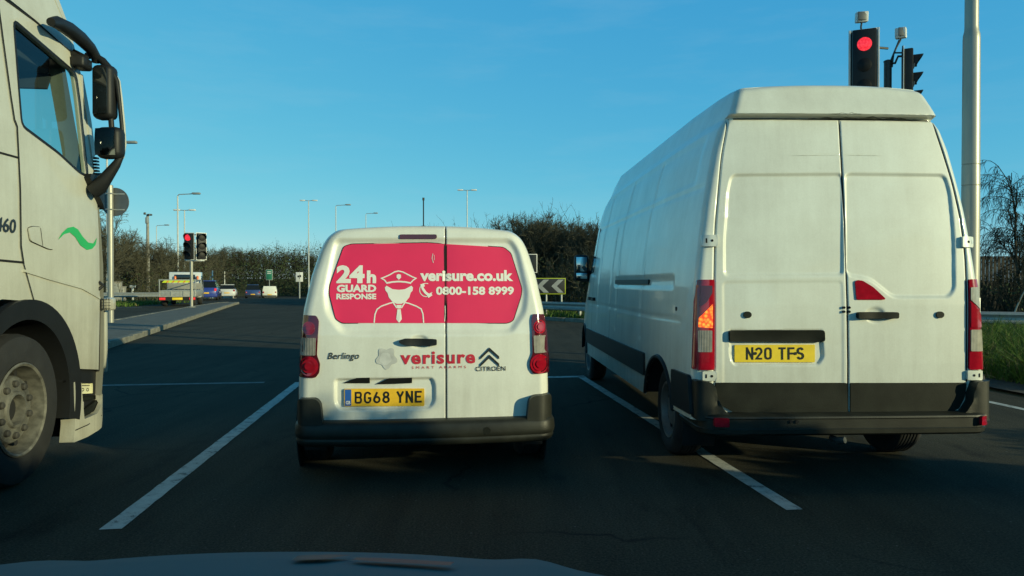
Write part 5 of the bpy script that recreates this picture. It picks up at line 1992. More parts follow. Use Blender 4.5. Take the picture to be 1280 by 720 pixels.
def near_signals():
    d = 11.0
    base = at(1108, 460, d)
    T = thing('traffic_signal', 'tall traffic light above the right van showing one red lamp, with two grey detectors', 'traffic light', (base.x, d, 0))
    lc = lambda px, py, dd=d: at(px, py, dd) - Vector((base.x, d, 0))
    top = lc(1108, 76).z
    MB().tube([(0, 0, 0), (0, 0, top)], .055, 14).lathe([(.075, 0), (.075, .9), (.057, .92)], 'z', (0, 0, 0), 16).lathe([(.06, top - .02), (.06, top), (.03, top + .012), (0, top + .012)], 'z', (0, 0, 0), 14).build('pole', M['dark_steel'], T)
    c = lc(1075, 86)
    h1 = .41 * 2.9
    ztop = lc(1075, 40).z
    signal_head(T, .42, 1.15, 3, 0, (c.x, -.12, ztop - .575), -.40, visor=False, lens_r=.10, first=.265, pitch=.31)
    c2 = lc(1134, 90)
    z2 = lc(1134, 63).z
    signal_head(T, .40, 1.08, 3, -1, (c2.x - .10, -.05, z2 - .54), R(63), lens_r=.095, first=.22, pitch=.27, reach=.62)
    s = MB()
    for z in (ztop - .25, ztop - .95):
        s.tube([(0, 0, z), (c.x, -.10, z)], .018, 6)
    for z in (z2 - .10, z2 - .95):
        s.tube([(0, 0, z - .10), (.10, -.02, z - .1), (.14, -.03, z), (c2.x, -.05, z)], .018, 8)
    s.build('bracket', M['dark_steel'], T)
    detector(T, lc(1077, 41), lc(1077, 29), (.17, .12, .155), -.2)
    s0 = lc(1117, 67)
    detector(T, (s0.x - .05, -.03, s0.z - .1), lc(1126, 49), (.15, .15, .155), -.6)
    MB().tube([lc(1115, 84), lc(1117, 68), lc(1120, 60), lc(1124, 50)], .012, 6).tube([lc(1117, 66), lc(1128, 66)], .012, 6).build('detector_cable', M['dark_steel'], T)
    return T


def lamp_column():
    d = 9.5
    b = at(1212.5, 400, d)
    T = thing('street_lamp', 'thick grey stepped lamp column rising behind the right van', 'street lamp', (b.x, d, 0))
    zs = lambda py: at(1212, py, d).z
    s = MB()
    s.lathe([(.108, 0), (.108, zs(233)), (.1035, zs(232.5)), (.1035, zs(232)), (.108, zs(231.5)), (.1065, zs(207)), (.102, zs(206.5)), (.102, zs(206)), (.1065, zs(205.5)), (.102, zs(50)), (.099, zs(44)), (.086, zs(39)), (.082, zs(34)), (.078, 7.5), (.06, 9.6), (0, 9.62)], 'z', (0, 0, 0), 28)
    s.build('column', M['lamp_pole'], T)
    MB().tube([(0, 0, 9.5), (-.1, 0, 9.9), (-.6, 0, 10.1), (-1.2, 0, 10.15)], .035, 8).build('bracket_arm', M['lamp_pole'], T)
    MB().box((-1.5, 0, 10.15), (.7, .28, .13), 0, .05).build('lantern', M['signal_white'], T)
    MB().box((0, -.108, .9), (.13, .012, .5), 0, .003).build('inspection_door', M['galv'], T)


def far_lamp(px, top, d, kind, label, dark=False, r=.075):
    b = at(px, 360, d)
    z0 = gz(d)
    H = at(px, top, d).z - z0
    T = thing('street_lamp', label, 'street lamp', (b.x, d, z0), 0, 'street lamps in the distance')
    MB().tube([(0, 0, 0), (0, 0, H * .3), (0, 0, H)], [r * 1.5, r * 1.15, r * .8], 8).build('column', M['pale_column'], T)
    s, l = MB(), []
    if kind == 'twin':
        s.tube([(-.75, 0, H + .05), (0, 0, H), (.75, 0, H + .05)], .04, 6)
        l = [(-.9, 0), (.9, 0)]
    else:
        w = 1.35
        s.tube([(0, 0, H), (.12, 0, H + .14), (w, 0, H + .2)], .045, 6)
        l = [(w + .35, .18)]
    s.build('bracket_arm', M['galv'], T)
    for x, z in l:
        MB().box((x, 0, H + .05 + z), (.75, .32, .18), 0, .06).build('lantern', M['signal_white' if kind == 'twin' else 'galv'], T)
    return T


def plate_sign(name, px0, py0, px1, py1, d, label, cat, post_px, post_r, fill, border, draw=None, base=None, facing=1):
    a, b = at(px0, py1, d), at(px1, py0, d)
    c = (a + b) / 2
    z0 = gz(d) if base is None else base
    T = thing(name, label, cat, (c.x, d, z0))
    w, h = b.x - a.x, b.z - a.z
    o = Vector((c.x, d, z0))
    s = MB()
    for pp in post_px:
        x = at(pp, 350, d).x - c.x
        s = MB().tube([(x, .06, 0), (x, .06, c.z - z0 + h * .45)], post_r, 8)
        s.build('post', M['galv'], T)
    m = MB().box((0, 0, c.z - z0), (w, .025, h), 0, .004)
    face = m.build('sign_plate', border, T)
    bw = min(w * .10, .055)
    m = MB().box((0, -.015, c.z - z0), (w - bw, .006, h - bw), 0, .001)
    m.build('sign_face', fill, face)
    if draw:
        draw(face, c.z - z0, w, h)
    return T


def polyface(pts, y, m, name, parent):
    return MB().prism(pts, 'y', y, y - .004).build(name, m, parent, 0)


M['chevron_grey'] = mat('dirty_reflective_white', (.30, .31, .30), .6, var=.15)
M['yellow_border'] = mat('fluorescent_yellow', (.36, .42, .02), .5, var=.05)
M['sign_black'] = mat('black_sign_face', (.012, .013, .013), .5)
M['sign_green'] = mat('green_sign_face', (.03, .20, .12), .5)
M['blue_post'] = mat('blue_post_paint', (.03, .16, .34), .5)
M['tail_dim'] = emit('lit_tail_lamp', (1.0, .05, .04), 1.2, (.3, .01, .01))
M['hi_vis'] = mat('hi_vis_yellow', (.55, .66, .03), .5, var=.06)
M['alu'] = mat('weathered_aluminium', (.36, .36, .33), .5, .3, var=.25)
M['orange'] = mat('orange_beacon', (.75, .16, .03), .3)
M['blue_car'] = paint('blue_car_paint', (.02, .045, .28), (.12, .11, .10), .3, .4, .25, .9)
M['mid_blue_car'] = paint('dark_blue_car_paint', (.02, .05, .18), (.12, .11, .10), .3, .4, .25, .9)
M['silver_car'] = paint('silver_white_car_paint', (.62, .63, .63), (.2, .19, .16), .3, .4, .25, .9)


def round_sign():
    d = 21.9
    b = at(138.5, 408, d)
    T = thing('round_sign', 'back of a round grey road sign on a pale post beside the lorry', 'road sign', (b.x, d, .11))
    z = at(143, 252, d).z - .11
    H = at(139, 232, d).z - .11
    MB().tube([(0, 0, 0), (0, 0, H)], .088, 16).lathe([(.088, H), (.06, H + .02), (0, H + .022)], 'z', (0, 0, 0), 16).build('post', M['lamp_pole'], T)
    s = MB().lathe([(0, .10), (.43, .10), (.435, .106), (.435, .112), (.425, .118), (0, .118)], 'y', (.085, 0, z), 40)
    disc = s.build('sign_disc', M['sign_grey'], T)
    for dz in (-.24, .24):
        s = MB()
        s.box((.085, .092, z + dz), (.6, .02, .04), 0, .004)
        s.box((0, .0, z + dz), (.2, .19, .035), 0, .01)
        s.build('clip_rail', M['galv'], disc)


def island_signals():
    d = 35.0
    b = at(239.5, 386, d)
    T = thing('traffic_signal', 'twin-headed traffic light on the kerbed island with its red lamp lit', 'traffic light', (b.x, d, .11))
    lc = lambda px, py: at(px, py, d) - Vector((b.x, d, .11))
    zt, zb = lc(238, 291).z, lc(238, 325).z
    MB().tube([(0, 0, 0), (0, 0, zt - .1)], .075, 12).build('pole', M['lamp_pole'], T)
    h = zt - zb
    signal_head(T, .50, h, 3, 0, (lc(238.5, 300).x, -.14, (zt + zb) / 2), -.12)
    signal_head(T, .50, h, 3, -1, (lc(252, 300).x, -.05, (zt + zb) / 2), R(42))
    MB().box((lc(244.5, 300).x, -.06, zb - .03), (.9, .05, .06), 0, .01).box((lc(244.5, 300).x, -.06, zt - .1), (.8, .05, .06), 0, .01).build('bracket', M['signal_white'], T)
    MB().lathe([(.18, 0), (.18, .03), (.09, .05)], 'z', (0, 0, 0), 14).build('base_collar', M['concrete'], T)


def crash_barrier(pts, label, zt=.62, loc=None, post_every=3.2):
    P_ = [Vector(p) for p in pts]
    o = Vector((P_[0].x, P_[0].y, 0))
    T = thing('crash_barrier', label, 'crash barrier', (o.x, o.y, 0))
    prof = [(0, 0), (.045, .03), (.05, .07), (.0, .11), (-.01, .155), (0, .20), (.05, .24), (.045, .28), (0, .31)]
    vs, fs = [], []
    k = len(prof)
    dense = []
    for a, b in zip(P_[:-1], P_[1:]):
        n = max(1, int((b - a).length / 2))
        dense += [a.lerp(b, i / n) for i in range(n)]
    dense.append(P_[-1])
    for i, p in enumerate(dense):
        t = (dense[min(i + 1, len(dense) - 1)] - dense[max(i - 1, 0)]).normalized()
        nn = Vector((t.y, -t.x))
        for u, z in prof:
            vs.append((p.x + nn.x * u - o.x, p.y + nn.y * u - o.y, gz(p.y) + zt - .31 + z))
            vs.append((p.x + nn.x * (u - .006) - o.x, p.y + nn.y * (u - .006) - o.y, gz(p.y) + zt - .31 + z))
    for i in range(len(dense) - 1):
        for j in range(k - 1):
            for s_ in (0, 1):
                fs.append((2 * (i * k + j) + s_, 2 * (i * k + j + 1) + s_, 2 * ((i + 1) * k + j + 1) + s_, 2 * ((i + 1) * k + j) + s_))
    MB().add(vs, fs).build('beam', M['galv'], T, 40, normals=False)
    L_ = 0
    for a, b in zip(P_[:-1], P_[1:]):
        n = max(1, round((b - a).length / post_every))
        t = (b - a).normalized()
        for i in range(n):
            p = a.lerp(b, (i + .5) / n)
            nn = Vector((-t.y, t.x))
            MB().box((p.x + nn.x * .07 - o.x, p.y + nn.y * .07 - o.y, gz(p.y) + zt / 2 - .02), (.07, .11, zt + .02), 0, .006, Matrix.Rotation(math.atan2(t.y, t.x), 3, 'Z')).build('post', M['galv'], T)


# ------------------------------------------------------------------ distant vehicles
def far_car(name, label, cat, px, d, rz, L_, W_, H_, m, shape='hatch', tail=None):
    p = at(px, 360, d)
    T = thing(name, label, cat, (p.x, d, gz(d)), rz)
    hw = W_ / 2
    if shape == 'van':
        st = [(0, .80, .95), (.08, .96, H_), (.3, 1, H_), (L_ * .62, 1, H_), (L_ * .74, .97, H_ * .86), (L_ * .80, .95, H_ * .62), (L_ * .96, .9, H_ * .52), (L_, .75, H_ * .36)]
    elif shape == 'suv':
        st = [(0, .84, .95), (.10, .97, 1.10), (.35, 1, 1.12), (L_ * .6, 1, 1.05), (L_ * .75, .98, 1.0), (L_ * .95, .9, .9), (L_, .72, .7)]
    else:
        st = [(0, .82, .80), (.12, .97, .95), (.35, 1, .96), (L_ * .6, 1, .92), (L_ * .75, .97, .86), (L_ * .95, .88, .72), (L_, .7, .55)]
    sec = lambda w, h: [(-w * .93, .24), (-w, .42), (-w * 1.0, .62), (-w * (.97 if shape != 'van' else .98), h * .9 if shape != 'van' else h * .7), (-w * (.90 if shape != 'van' else .84), h)]
    vs, fs = [], []
    for y, wf, h in st:
        s_ = sec(hw * wf, h)
        ring = s_ + [(-a, b) for a, b in s_[::-1]]
        vs += [(a, y, b) for a, b in ring]
    n = 10
    for i in range(len(st) - 1):
        for j in range(n):
            fs.append((i * n + j, i * n + (j + 1) % n, (i + 1) * n + (j + 1) % n, (i + 1) * n + j))
    fs += [tuple(range(n)), tuple((len(st) - 1) * n + j for j in range(n))]
    MB().add(vs, fs).build('body', m, T, 45)
    if shape != 'van':
        cb = [(.10, .86, 0), (.42, .74, 1), (L_ * .30, .75, 1), (L_ * .50, .73, 1), (L_ * .70, .85, 0)]
        h0 = .94 if shape == 'hatch' else 1.10
        vs, fs = [], []
        for y, w, top in cb:
            z = H_ - .03 if top else h0 - .04
            vs += [(-hw * (w if top else w + .02), y, z), (hw * (w if top else w + .02), y, z)]
        gv_ = [(-hw * .9, .10, h0 - .06), (hw * .9, .10, h0 - .06), (-hw * .74, .45, H_ - .04), (hw * .74, .45, H_ - .04), (-hw * .72, L_ * .5, H_ - .04), (hw * .72, L_ * .5, H_ - .04), (-hw * .9, L_ * .72, h0 - .10), (hw * .9, L_ * .72, h0 - .10)]
        gf_ = [(0, 1, 3, 2), (2, 3, 5, 4), (4, 5, 7, 6), (0, 2, 4, 6), (1, 7, 5, 3)]
        MB().add(gv_, gf_).build('windows', M['glass_dark'], T, 0)
        MB().box((0, L_ * .5 / 2 + .22, H_ - .02), (hw * 1.5, L_ * .5 - .36, .07), 0, .03).build('roof', m, T)
    else:
        MB().box((0, -.004 + .06, H_ * .72), (hw * 1.3, .05, H_ * .28), 0, .02).build('rear_window', M['glass_dark'] if tail != 'panel' else m, T)
    for sd in (-1, 1):
        MB().box((sd * hw * .82, .03, .80 if shape != 'van' else .85), (.16, .10, .20), 0, .02).build('tail_lamp', M['tail_dim'] if tail == 'lit' else M['lens_red'], T)
        for y in (.75, L_ - .85):
            s = MB().lathe([(0, -.09), (.28, -.09), (.31, -.05), (.31, .05), (.28, .09), (0, .09)], 'x', (sd * (hw - .10), y, .31), 20)
            s.build('wheel', M['rubber'], T)
    MB().box((0, -.02 + .03, .55), (.52, .06, .11), 0, .004).build('number_plate', M['plate_yellow'], T)
    MB().box((0, .03, .36), (W_ * .93, .16, .2), 0, .04).build('bumper', M['bumper_plastic'] if shape != 'hatch' else m, T)
    return T


def flatbed():
    d = 39.5
    a, b = at(200.5, 383, d), at(243, 383, d)
    cx = (a.x + b.x) / 2
    W_ = b.x - a.x
    T = thing('flatbed_lorry', 'small dropside works lorry with yellow hi-vis band and amber beacons', 'lorry', (cx, d, 0), .30)
    Z = lambda py: at(220, py, d).z
    hw = W_ / 2
    MB().box((0, 1.5, Z(367)), (W_, 3.0, Z(363) - Z(371)), 0, .02).build('dropside_bed', M['alu'], T)
    s = MB()
    s.box((0, .04, Z(366.5)), (W_ * .98, .03, .03)).box((0, -.012, Z(363.5)), (W_ * .99, .03, .05)).box((0, -.012, Z(370.5)), (W_ * .99, .03, .05))
    for x in (-hw + .04, -hw * .33, hw * .33, hw - .04): s.box((x, -.014, Z(367)), (.05, .03, Z(363) - Z(371)))
    s.build('tail_board', M['alu'], T)
    s = MB()
    for x in (-hw + .03, hw - .03):
        for y in (.05, 2.9): s.box((x, y, (Z(363) + Z(350)) / 2), (.05, .05, Z(350) - Z(363)), 0, .006)
    for x in np.linspace(-hw, hw, 7)[1:-1]: s.box((x, 2.9, (Z(363) + Z(351)) / 2), (.03, .03, Z(351) - Z(363)))
    s.box((0, .05, Z(349.8)), (W_, .05, .05)).box((0, 2.9, Z(350)), (W_, .05, .05))
    for x in (-hw + .03, hw - .03): s.box((x, 1.5, Z(350)), (.04, 2.9, .04))
    s.build('cage_frame', M['galv'], T)
    MB().box((0, 2.86, (Z(362) + Z(354)) / 2), (W_ * .94, .02, Z(354) - Z(362)), 0, .004).build('headboard', M['concrete'], T)
    hv = MB().prism([(-hw * .82, Z(353.4)), (hw * .82, Z(353.4)), (hw * .90, Z(350.6)), (-hw * .70, Z(350.6))], 'y', -.02, -.005).build('hi_vis_band', M['hi_vis'], T, 0)
    s = MB()
    for x in np.linspace(-hw * .6, hw * .6, 5):
        s.prism([(x, Z(353.2)), (x + .07, Z(353.2)), (x + .16, Z(350.8)), (x + .09, Z(350.8))], 'y', -.026, -.0205)
    s.build('chevron_stripes', M['orange'], hv, 0)
    for x in (-hw * .55, hw * .75):
        s = MB().lathe([(.07, Z(349)), (.07, Z(349) + .04), (.06, Z(349) + .16), (.03, Z(349) + .2), (0, Z(349) + .2)], 'z', (x, 2.9, 0), 12)
        s.build('beacon', M['orange'], T)
    cab = MB().prism([(3.0, .42), (4.75, .42), (4.8, .9), (4.55, 1.15), (4.1, 1.85), (3.9, 1.92), (3.0, 1.92)], 'x', -hw * .92, hw * .92, 0, .05).build('cab', M['silver_car'], T)
    MB().box((0, 2.985, 1.60), (hw * 1.2, .03, .35), 0, .01).build('rear_window', M['glass_dark'], cab)
    MB().box((hw * .93, 3.6, 1.45), (.02, .8, .5), 0, .005).build('side_window', M['glass_dark'], cab)
    for sd in (-1, 1):
        MB().box((sd * (hw - .18), .0, Z(373.4)), (.30, .06, .13), 0, .01).build('tail_lamp', M['tail_dim'], T)
        for y in (.75, 3.9):
            MB().lathe([(0, -.12), (.28, -.12), (.31, -.08), (.31, .08), (.28, .12), (0, .12)], 'x', (sd * (hw - .2), y, .31), 20).build('wheel', M['rubber'], T)
    MB().box((0, .0, Z(373.4)), (.52, .03, .13), 0, .004).build('number_plate', M['plate_bright'], T)
    MB().box((0, 2.2, .45), (.9, 4.0, .2)).box((0, .05, Z(373.4)), (W_ * .96, .04, .2)).build('chassis', M['underside'], T)


small_van()
tall_van()
lorry()
own_car()
near_signals()
lamp_column()
round_sign()
island_signals()
flatbed()

# distant lamps, masts and signs
far_lamp(134.5, 182, 50, 'single', 'white lamp post partly hidden behind the lorry mirror, lantern to the right')
far_lamp(222.5, 245, 66, 'single', 'tall white single-arm lamp post above the flatbed works lorry')
far_lamp(231, 263, 84, 'twin', 'slim white twin-arm lamp post just right of the tallest left-hand one')
far_lamp(196, 283, 120, 'single', 'short far lamp post with its lantern near the grey camera mast')
far_lamp(386, 251, 105, 'twin', 'white twin-arm lamp post left of the small van roof')
far_lamp(420, 258, 100, 'single', 'white single-arm lamp post directly behind the small van roof corner', r=.07)
far_lamp(457.5, 268, 125, 'single', 'shorter single-arm lamp post farther off behind the small van roof', r=.07)
far_lamp(584, 238, 95, 'twin', 'white twin-arm lamp post behind the right half of the small van roof')

T = thing('camera_mast', 'grey concrete mast with traffic cameras on top, left of the works lorry', 'mast', (at(185, 372, 58).x, 58, gz(58)))
H = at(185, 268, 58).z - gz(58)
MB().tube([(0, 0, 0), (0, 0, H)], [.17, .10], 10).build('column', M['concrete'], T)
MB().box((0, -.1, H - .5), (.2, .25, .5), 0, .03).build('control_box', M['galv'], T)
MB().box((-.18, -.1, H + .06), (.18, .4, .16), 0, .03, Matrix.Rotation(.5, 3, 'Z')).build('camera_housing', M['dark_steel'], T)
MB().box((.22, -.1, H - .04), (.25, .3, .14), 0, .03, Matrix.Rotation(-.5, 3, 'Z')).build('camera_housing', M['dark_steel'], T)


def chevrons(face, z, w, h):
    for cx in np.linspace(-w * .39, w * .355, 4):
        q_ = w * .11
        polyface([(cx - q_ * .9, z), (cx + q_ * .15, z + h * .40), (cx + q_, z + h * .40), (cx - q_ * .05, z), (cx + q_, z - h * .40), (cx + q_ * .15, z - h * .40)], -.019, M['chevron_grey'], 'chevron', face)


plate_sign('chevron_sign', 634, 347.5, 707, 367.8, 27.0, 'black chevron board with white arrows and yellow edge on posts before the scrub', 'road sign', (650, 683, 702), .035, M['sign_black'], M['yellow_border'], chevrons, base=0)


def cam_sign(face, z, w, h):
    k = w * .5
    polyface([(-k * .55, z + h * .12), (k * .3, z + h * .22), (k * .5, z + h * .12), (k * .42, z - h * .02), (-k * .45, z - h * .04)], -.019, M['sign_black'], 'camera_symbol', face)
    polyface([(-k * .1, z - h * .04), (k * .1, z - h * .03), (k * .1, z - h * .2), (-k * .1, z - h * .2)], -.0195, M['sign_black'], 'symbol_mount', face)


plate_sign('camera_sign', 369.5, 340, 379, 352.5, 84, 'small white sign with black camera symbol on a pale post', 'road sign', (374.2,), .09, M['vinyl_white'], M['sign_black'], cam_sign)
plate_sign('green_sign', 332.5, 337, 340.5, 350, 96, 'small green sign with white edge on a thin post above the far white van', 'road sign', (336.5,), .05, M['sign_green'], M['vinyl_white'], lambda f, z, w, h: [polyface([(-w * .3, z + h * (.1 + .16 * k)), (w * .3, z + h * (.1 + .16 * k)), (w * .3, z + h * (.17 + .16 * k)), (-w * .3, z + h * (.17 + .16 * k))], -.019, M['vinyl_white'], 'sign_bar', f) for k in (0, 1)])
plate_sign('small_sign', 656, 317.5, 671.5, 341, 24, 'small dark road sign with a white border half hidden by the small van', 'road sign', (664,), .045, M['sign_black'], M['vinyl_white'], None, base=0)

for px, t, d, lb in ((249, 338, 80, 'tall blue post between the works lorry and the blue car'), (262.5, 341, 84, 'blue post left of a close pair behind the white hatchback'), (265.5, 338.5, 82, 'taller blue post of the pair behind the white hatchback'), (280.8, 339.5, 86, 'thin white post behind the white hatchback')):
    p = at(px, 360, d)
    white = 'white' in lb[:10]
    H = at(px, t, d).z - gz(d)
    T = thing('marker_post', lb, 'post', (p.x, d, gz(d)), 0, 'posts along the slip road')
    MB().tube([(0, 0, 0), (0, 0, H)], .05 if white else .09, 10).build('post', M['signal_white'] if white else M['blue_post'], T)
    MB().lathe([(.16, 0), (.16, .05), (.09, .08)], 'z', (0, 0, 0), 10).lathe([(.055 if white else .1, H), (.03, H + .04), (0, H + .04)], 'z', (0, 0, 0), 10).build('cap', M['galv'], T)

far_car('car', 'bright blue car just beyond the works lorry with red tail lamps', 'car', 256.5, 54, .30, 4.1, 1.72, 1.48, M['blue_car'], 'hatch', 'lit')
far_car('car', 'white hatchback driving away left of the blue off-roader', 'car', 283.6, 75, .30, 4.1, 1.70, 1.42, M['silver_car'])
far_car('car', 'dark blue off-roader in the distance beside the far white van', 'car', 316, 90, .32, 4.5, 1.85, 1.75, M['mid_blue_car'], 'suv')
far_car('delivery_van', 'little white van far off at the end of the road', 'van', 337, 92, .30, 4.4, 1.80, 1.62, M['white_small'], 'van', 'panel')

crash_barrier([(-60, 41.0), (-30, 45.5), (-20.6, 48.0)], 'galvanised crash barrier in front of the bare trees on the left', .66)
crash_barrier([(-5.5, 30.6), (1.5, 26.6), (5.0, 22.6), (8, 19.6), (13, 17.2), (22, 14.5)], 'galvanised crash barrier curving past the chevron board', .62)
s = MB()
p0, p1 = at(248, 356, 112), at(291, 366, 84)
n = 14
vs, fs = [], []
for i in range(n + 1):
    p = p0.lerp(p1, i / n)
    zt = p0.lerp(p1, i / n).z + .55 * (1 - i / n) + .12
    vs += [(p.x, p.y, gz(p.y) - .1), (p.x, p.y, zt), (p.x + .3, p.y + .25, zt), (p.x + .3, p.y + .25, gz(p.y) - .1)]
fs = [(4 * i + j, 4 * i + j + 1, 4 * i + j + 5, 4 * i + j + 4) for i in range(n) for j in range(3)] + [(0, 1, 2, 3), (4 * n, 4 * n + 1, 4 * n + 2, 4 * n + 3)]
tag(s.add(vs, fs).build('parapet_wall', M['concrete'], None, 0), 'long pale concrete parapet sloping down behind the white hatchback', 'wall')
for px, py, d, w, h, lb in ((143.5, 378, 52, .9, 1.35, 'taller grey-beige roadside cabinet behind the left barrier'), (150, 378, 53, .75, 1.0, 'lower grey-beige roadside cabinet beside the taller one')):
    p = at(px, py, d)
    T = thing('utility_cabinet', lb, 'cabinet', (p.x, d, gz(d)), .3, 'roadside cabinets')
    MB().box((0, 0, h / 2), (w, .5, h), 0, .03).build('cabinet_body', M['concrete'], T)
    MB().box((0, 0, h + .02), (w + .06, .56, .06), 0, .02).build('lid', M['concrete'], T)
    MB().box((0, -.255, h / 2), (w * .86, .012, h * .86), 0, .004).build('door', M['galv'], T)
p = at(166, 372, 54)
T = thing('verge_post', 'short pale T-shaped post on the left verge near the cabinets', 'post', (p.x, 54, gz(54)))
MB().box((0, 0, .5), (.14, .10, 1.0), 0, .02).build('stem', M['signal_white'], T)
MB().box((0, 0, 1.05), (.45, .12, .18), 0, .03).build('head', M['signal_white'], T)

# bank, scrub belts and trees
def bank_z(x, y):
    t = min(max((y - 118 - .25 * (x + 45)) / 9.0, 0), 1)
    return -1.03 + 3.0 * t * t * (3 - 2 * t)
gx, gy = np.linspace(-140, 60, 50), np.linspace(100, 200, 40)
vs = [(x, y, bank_z(x, y) - .06) for y in gy for x in gx]
fs = [(i * 50 + j, i * 50 + j + 1, (i + 1) * 50 + j + 1, (i + 1) * 50 + j) for i in range(39) for j in range(49)]
tag(MB().add(vs, fs).build('hillside', M['turf'], None, 60), kind='structure')

wob = lambda k: (lambda s, w: k[0] + k[1] * math.sin(s * k[2] + k[3]) + k[4] * noise.noise(Vector((s * .35, w * .4, k[3]))))
tag(thicket('scrub_belt', 3, [(-13, 52), (-4, 36), (4.2, 29.5), (7.5, 26.8)], 11.0, lambda s, w: (2.5 + .22 * w) * (1 if s < 30 else .75) + .55 * math.sin(s * .7) + .8 * noise.noise(Vector((s * .35, w * .4, 1))), 1500, 60000, .055), kind='stuff')
tag(thicket('far_scrub', 5, [(-110, 118), (-75, 128), (-34, 116), (-20, 104), (6, 85)], 26.0, lambda s, w: 4.6 + .05 * w + .5 * math.sin(s * .21) + 1.2 * noise.noise(Vector((s * .12, w * .2, 4))), 3200, 90000, .17, z0=bank_z, mats=[M['twig_dark'], M['ivy'], M['ivy']]), kind='stuff')
tag(thicket('roadside_scrub', 7, [(-62, 45), (-34, 50), (-24, 52)], 16.0, lambda s, w: 1.6 + .12 * w + .8 * noise.noise(Vector((s * .3, w * .3, 6))), 900, 40000, .08, mats=[M['twig'], M['scrub'], M['ivy']]), kind='stuff')
tag(thicket('hedge_undergrowth', 9, [(14.5, 22.2), (22, 20.5), (34, 20)], 6.0, lambda s, w: 1.35 + .1 * w + .5 * noise.noise(Vector((s * .5, w * .5, 8))), 500, 26000, .045, mats=[M['twig_dark'], M['ivy'], M['ivy']]), kind='stuff')


def make_tree(seed, h, label, group, mats=('bark', 'twig'), **k):
    T = thing('bare_tree', label, 'tree', (0, 0, 0), 0, group)
    tr, cr = tree_parts(seed, h, **k)
    tr.build('trunk', M[mats[0]], T, 60)
    quad_obj('crown', cr, M[mats[1]], None, T)
    return T


protoA = make_tree(11, 6.5, '', 'bare trees', levels=[11, 7, 6, 4], trunk_r=.12, twig=.011, up=.3)
protoB = make_tree(12, 6.5, '', 'bare trees', levels=[10, 7, 6, 4], trunk_r=.09, twig=.011, stems=3, up=.35)
protoC = make_tree(13, 5.0, '', 'bare trees', levels=[9, 7, 6, 4], trunk_r=.06, twig=.009, stems=5, up=.4)
used = set()
base_of = {id(t): max(v.co.z for c_ in t.children for v in c_.data.vertices) for t in (protoA, protoB, protoC)}
LEFT = 'leafless tree in the row behind the left-hand crash barrier'
MIDL = 'bushy leafless shrub tree rising from the scrub behind the chevron board'
FARL = 'leafless tree on the dark bank at the far end of the road'
rng = random.Random(4)
spots = []
for px, top, d, pr in ((138, 262, 52, 0), (150, 282, 57, 1), (160, 292, 62, 0), (172, 300, 56, 1), (180, 297, 66, 0), (197, 298, 62, 1), (205, 296, 70, 0), (215, 306, 66, 1), (228, 300, 74, 0), (246, 298, 78, 0), (254, 306, 84, 1), (268, 306, 92, 1), (120, 270, 50, 1), (105, 260, 55, 0)):
    spots.append((px, top, d, pr, LEFT, 'trees behind the left barrier'))
for px, top, d in ((655, 270, 38), (658, 262, 36), (666, 270, 37), (676, 268, 39), (688, 278, 40), (699, 270, 36), (710, 274, 38), (722, 272, 35), (735, 276, 37), (748, 273, 34), (760, 272, 36), (772, 280, 36)):
    spots.append((px, top, d, 2, MIDL, 'shrub trees behind the chevron board'))
for px, top, d in ((285, 307, 126), (300, 306, 128), (318, 309, 128), (335, 316, 130), (352, 313, 130), (371, 312, 132), (390, 314, 130)):
    spots.append((px, top, d, 1, FARL, 'trees on the far bank'))
for px, top, d, pr, lb, grp in spots:
    pp = (protoA, protoB, protoC)[pr]
    o = pp if pp.name not in used else copy_tree(pp)
    used.add(pp.name)
    p = at(px, top, d)
    z0 = bank_z(p.x, d) if d > 105 else gz(d)
    hgt = (p.z - z0)
    base_h = base_of[id(pp)] * .97
    k = hgt / base_h
    o.location = (p.x, d, z0 - .05)
    o.scale = (k * rng.uniform(.9, 1.25), k * rng.uniform(.9, 1.2), k)
    o.rotation_euler = (0, 0, rng.uniform(0, 6.28))
    o['label'] = lb
    o['group'] = grp

b = make_tree(21, 5.3, 'drooping birch with fine hanging twigs at the right edge', None, ('bark', 'twig_dark'), levels=[11, 8, 7, 4], trunk_r=.075, twig=.0055, droop=.26, up=.35, spread=.9)
b.location = (at(1284, 300, 25).x, 25, 0)
o = thing('pale_stem_tree', 'leaning bare sapling with a pale stem in front of the right hedge', 'tree', (at(1262, 360, 20.5).x, 20.5, 0))
tr, cr = tree_parts(31, 2.3, levels=[6, 5, 4], trunk_r=.028, twig=.006, lean=.3)
tr.build('trunk', M['lamp_pole'], o, 60)
quad_obj('crown', cr, M['twig'], None, o)

# fence behind the right hedge
a_, b_ = at(1190, 318, 30), at(1300, 318, 28.5)
T = thing('board_fence', 'long dark close-boarded fence behind the right-hand hedge', 'fence', (a_.x, 30, 0))
m = MB()
for i in range(60):
    x = i * .15
    m.box((x, -i * .02, 1.2), (.14, .03, 2.42 + .01 * math.sin(i * 5)), 0, .004)
m.build('boards', M['dark_wood'] if 'dark_wood' in M else M['soil'], T)
for i in range(4):
    MB().box((i * 2.6 + .4, -.35 * i * .0 + .09 - i * .35, 1.22), (.1, .1, 2.5), 0, .01).build('post', M['soil'], T)

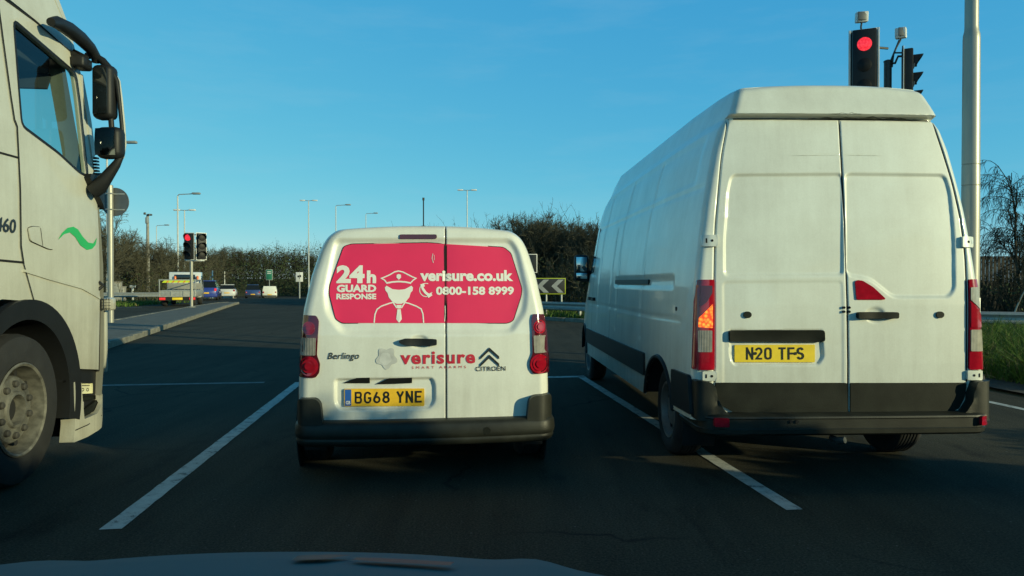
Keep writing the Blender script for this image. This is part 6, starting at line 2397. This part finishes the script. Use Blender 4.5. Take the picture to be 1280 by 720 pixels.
# unseen hedge added beyond the frame on the right, shaped to shade the foreground
rng2 = np.random.default_rng(17)
hy = [-9.0, -2.2, -2.0, -.45, -.30, .95, 1.05, 2.4, 2.5, 4.6, 4.9]
hh = [3.4, 3.3, 2.9, 2.75, 2.2, 2.1, 1.5, 1.45, .95, .85, .3]  # heights chosen so the shade stops low on the vehicles
hz = lambda y: float(np.interp(y, hy, hh))
T = thing('shade_hedge', 'unseen hedge added on the right-hand verge, stepped in height to shade the foreground', 'hedge', (8.2, 0, 0))
vs, fs = [], []
yy = np.linspace(-9, 4.9, 57)
for y in yy:
    h = hz(y) - .05
    vs += [(-.35, y, 0), (-.35, y, h), (.5, y, h), (.5, y, 0)]
fs = [(4 * i + j, 4 * i + j + 1, 4 * i + j + 5, 4 * i + j + 4) for i in range(56) for j in range(3)] + [(0, 1, 2, 3), (4 * 56, 4 * 56 + 1, 4 * 56 + 2, 4 * 56 + 3)]
MB().add(vs, fs).build('opaque_core', M['twig_dark'], T, 0)  # solid core added so that no sun passes through
n = 16000
y = rng2.uniform(-9.1, 5.0, n)
t = rng2.random(n)
h = np.array([hz(v) for v in y])
side = rng2.random(n) < .6
x = np.where(side, -.38 + rng2.normal(0, .05, n), rng2.uniform(-.4, .5, n))
z = np.where(side, h * rng2.random(n), h - .04 + rng2.normal(0, .04, n))
quad_obj('leaves', leaf_quads(rng2, np.stack([x, y, z], 1), .05), [M['ivy'], M['scrub']], (rng2.random(n) < .3).astype(int), T)

# grass on the verges
def blades(name, seed, n, fn, hgt, w=.006, mats=None):
    rng = np.random.default_rng(seed)
    P_ = fn(rng, n)
    d = unit(np.array([0, 0, 1.0]) + rng.normal(0, .38, (n, 3)))
    h = hgt * rng.uniform(.45, 1.25, n) * (1 + .5 * np.array([noise.noise(Vector((p[0] * 1.3, p[1] * 1.3, 0))) for p in P_]))
    ax = unit(np.cross(d, rng.normal(0, 1, (n, 3))))
    m_ = P_ + d * (h * .6)[:, None]
    bend = rng.normal(0, .25, (n, 3)) * h[:, None]; bend[:, 2] = np.abs(bend[:, 2]) * -.2
    tip = P_ + d * h[:, None] + bend
    q1 = np.stack([P_ - ax * w, P_ + ax * w, m_ + ax * w * .8, m_ - ax * w * .8], 1)
    q2 = np.stack([m_ - ax * w * .8, m_ + ax * w * .8, tip + ax * w * .15, tip - ax * w * .15], 1)
    mi = (rng.random(n) < .16).astype(int)
    return tag(quad_obj(name, np.concatenate([q1, q2]), mats or [M['grass'], M['dry_grass']], np.concatenate([mi, mi])), kind='stuff')


def verge_pts(rng, n):
    y = rng.uniform(8.5, 19, n)
    xl = np.interp(y, [8.5, 8.9, 13, 16, 19], [6.5, 6.45, 6.3, 6.2, 7.2])
    x = xl + .15 + np.abs(rng.normal(0, 3.0, n))
    return np.stack([x, y, np.full(n, .03)], 1)


blades('grass', 41, 42000, verge_pts, .42)
blades('grass', 42, 9000, lambda rng, n: (lambda y: np.stack([rng.uniform(-44, -20.8, n), y, np.zeros(n)], 1))(rng.uniform(38.5, 47, n)), .22, .02)
blades('grass', 43, 7000, lambda rng, n: (lambda f: np.stack([np.interp(f, [0, 1], [-5.5, 5.2]) + rng.uniform(0, 1.0, n), np.interp(f, [0, .55, 1], [30.6, 26.2, 21.6]) + rng.uniform(0, 2.2, n), np.full(n, .03)], 1))(rng.random(n)), .28, .012)
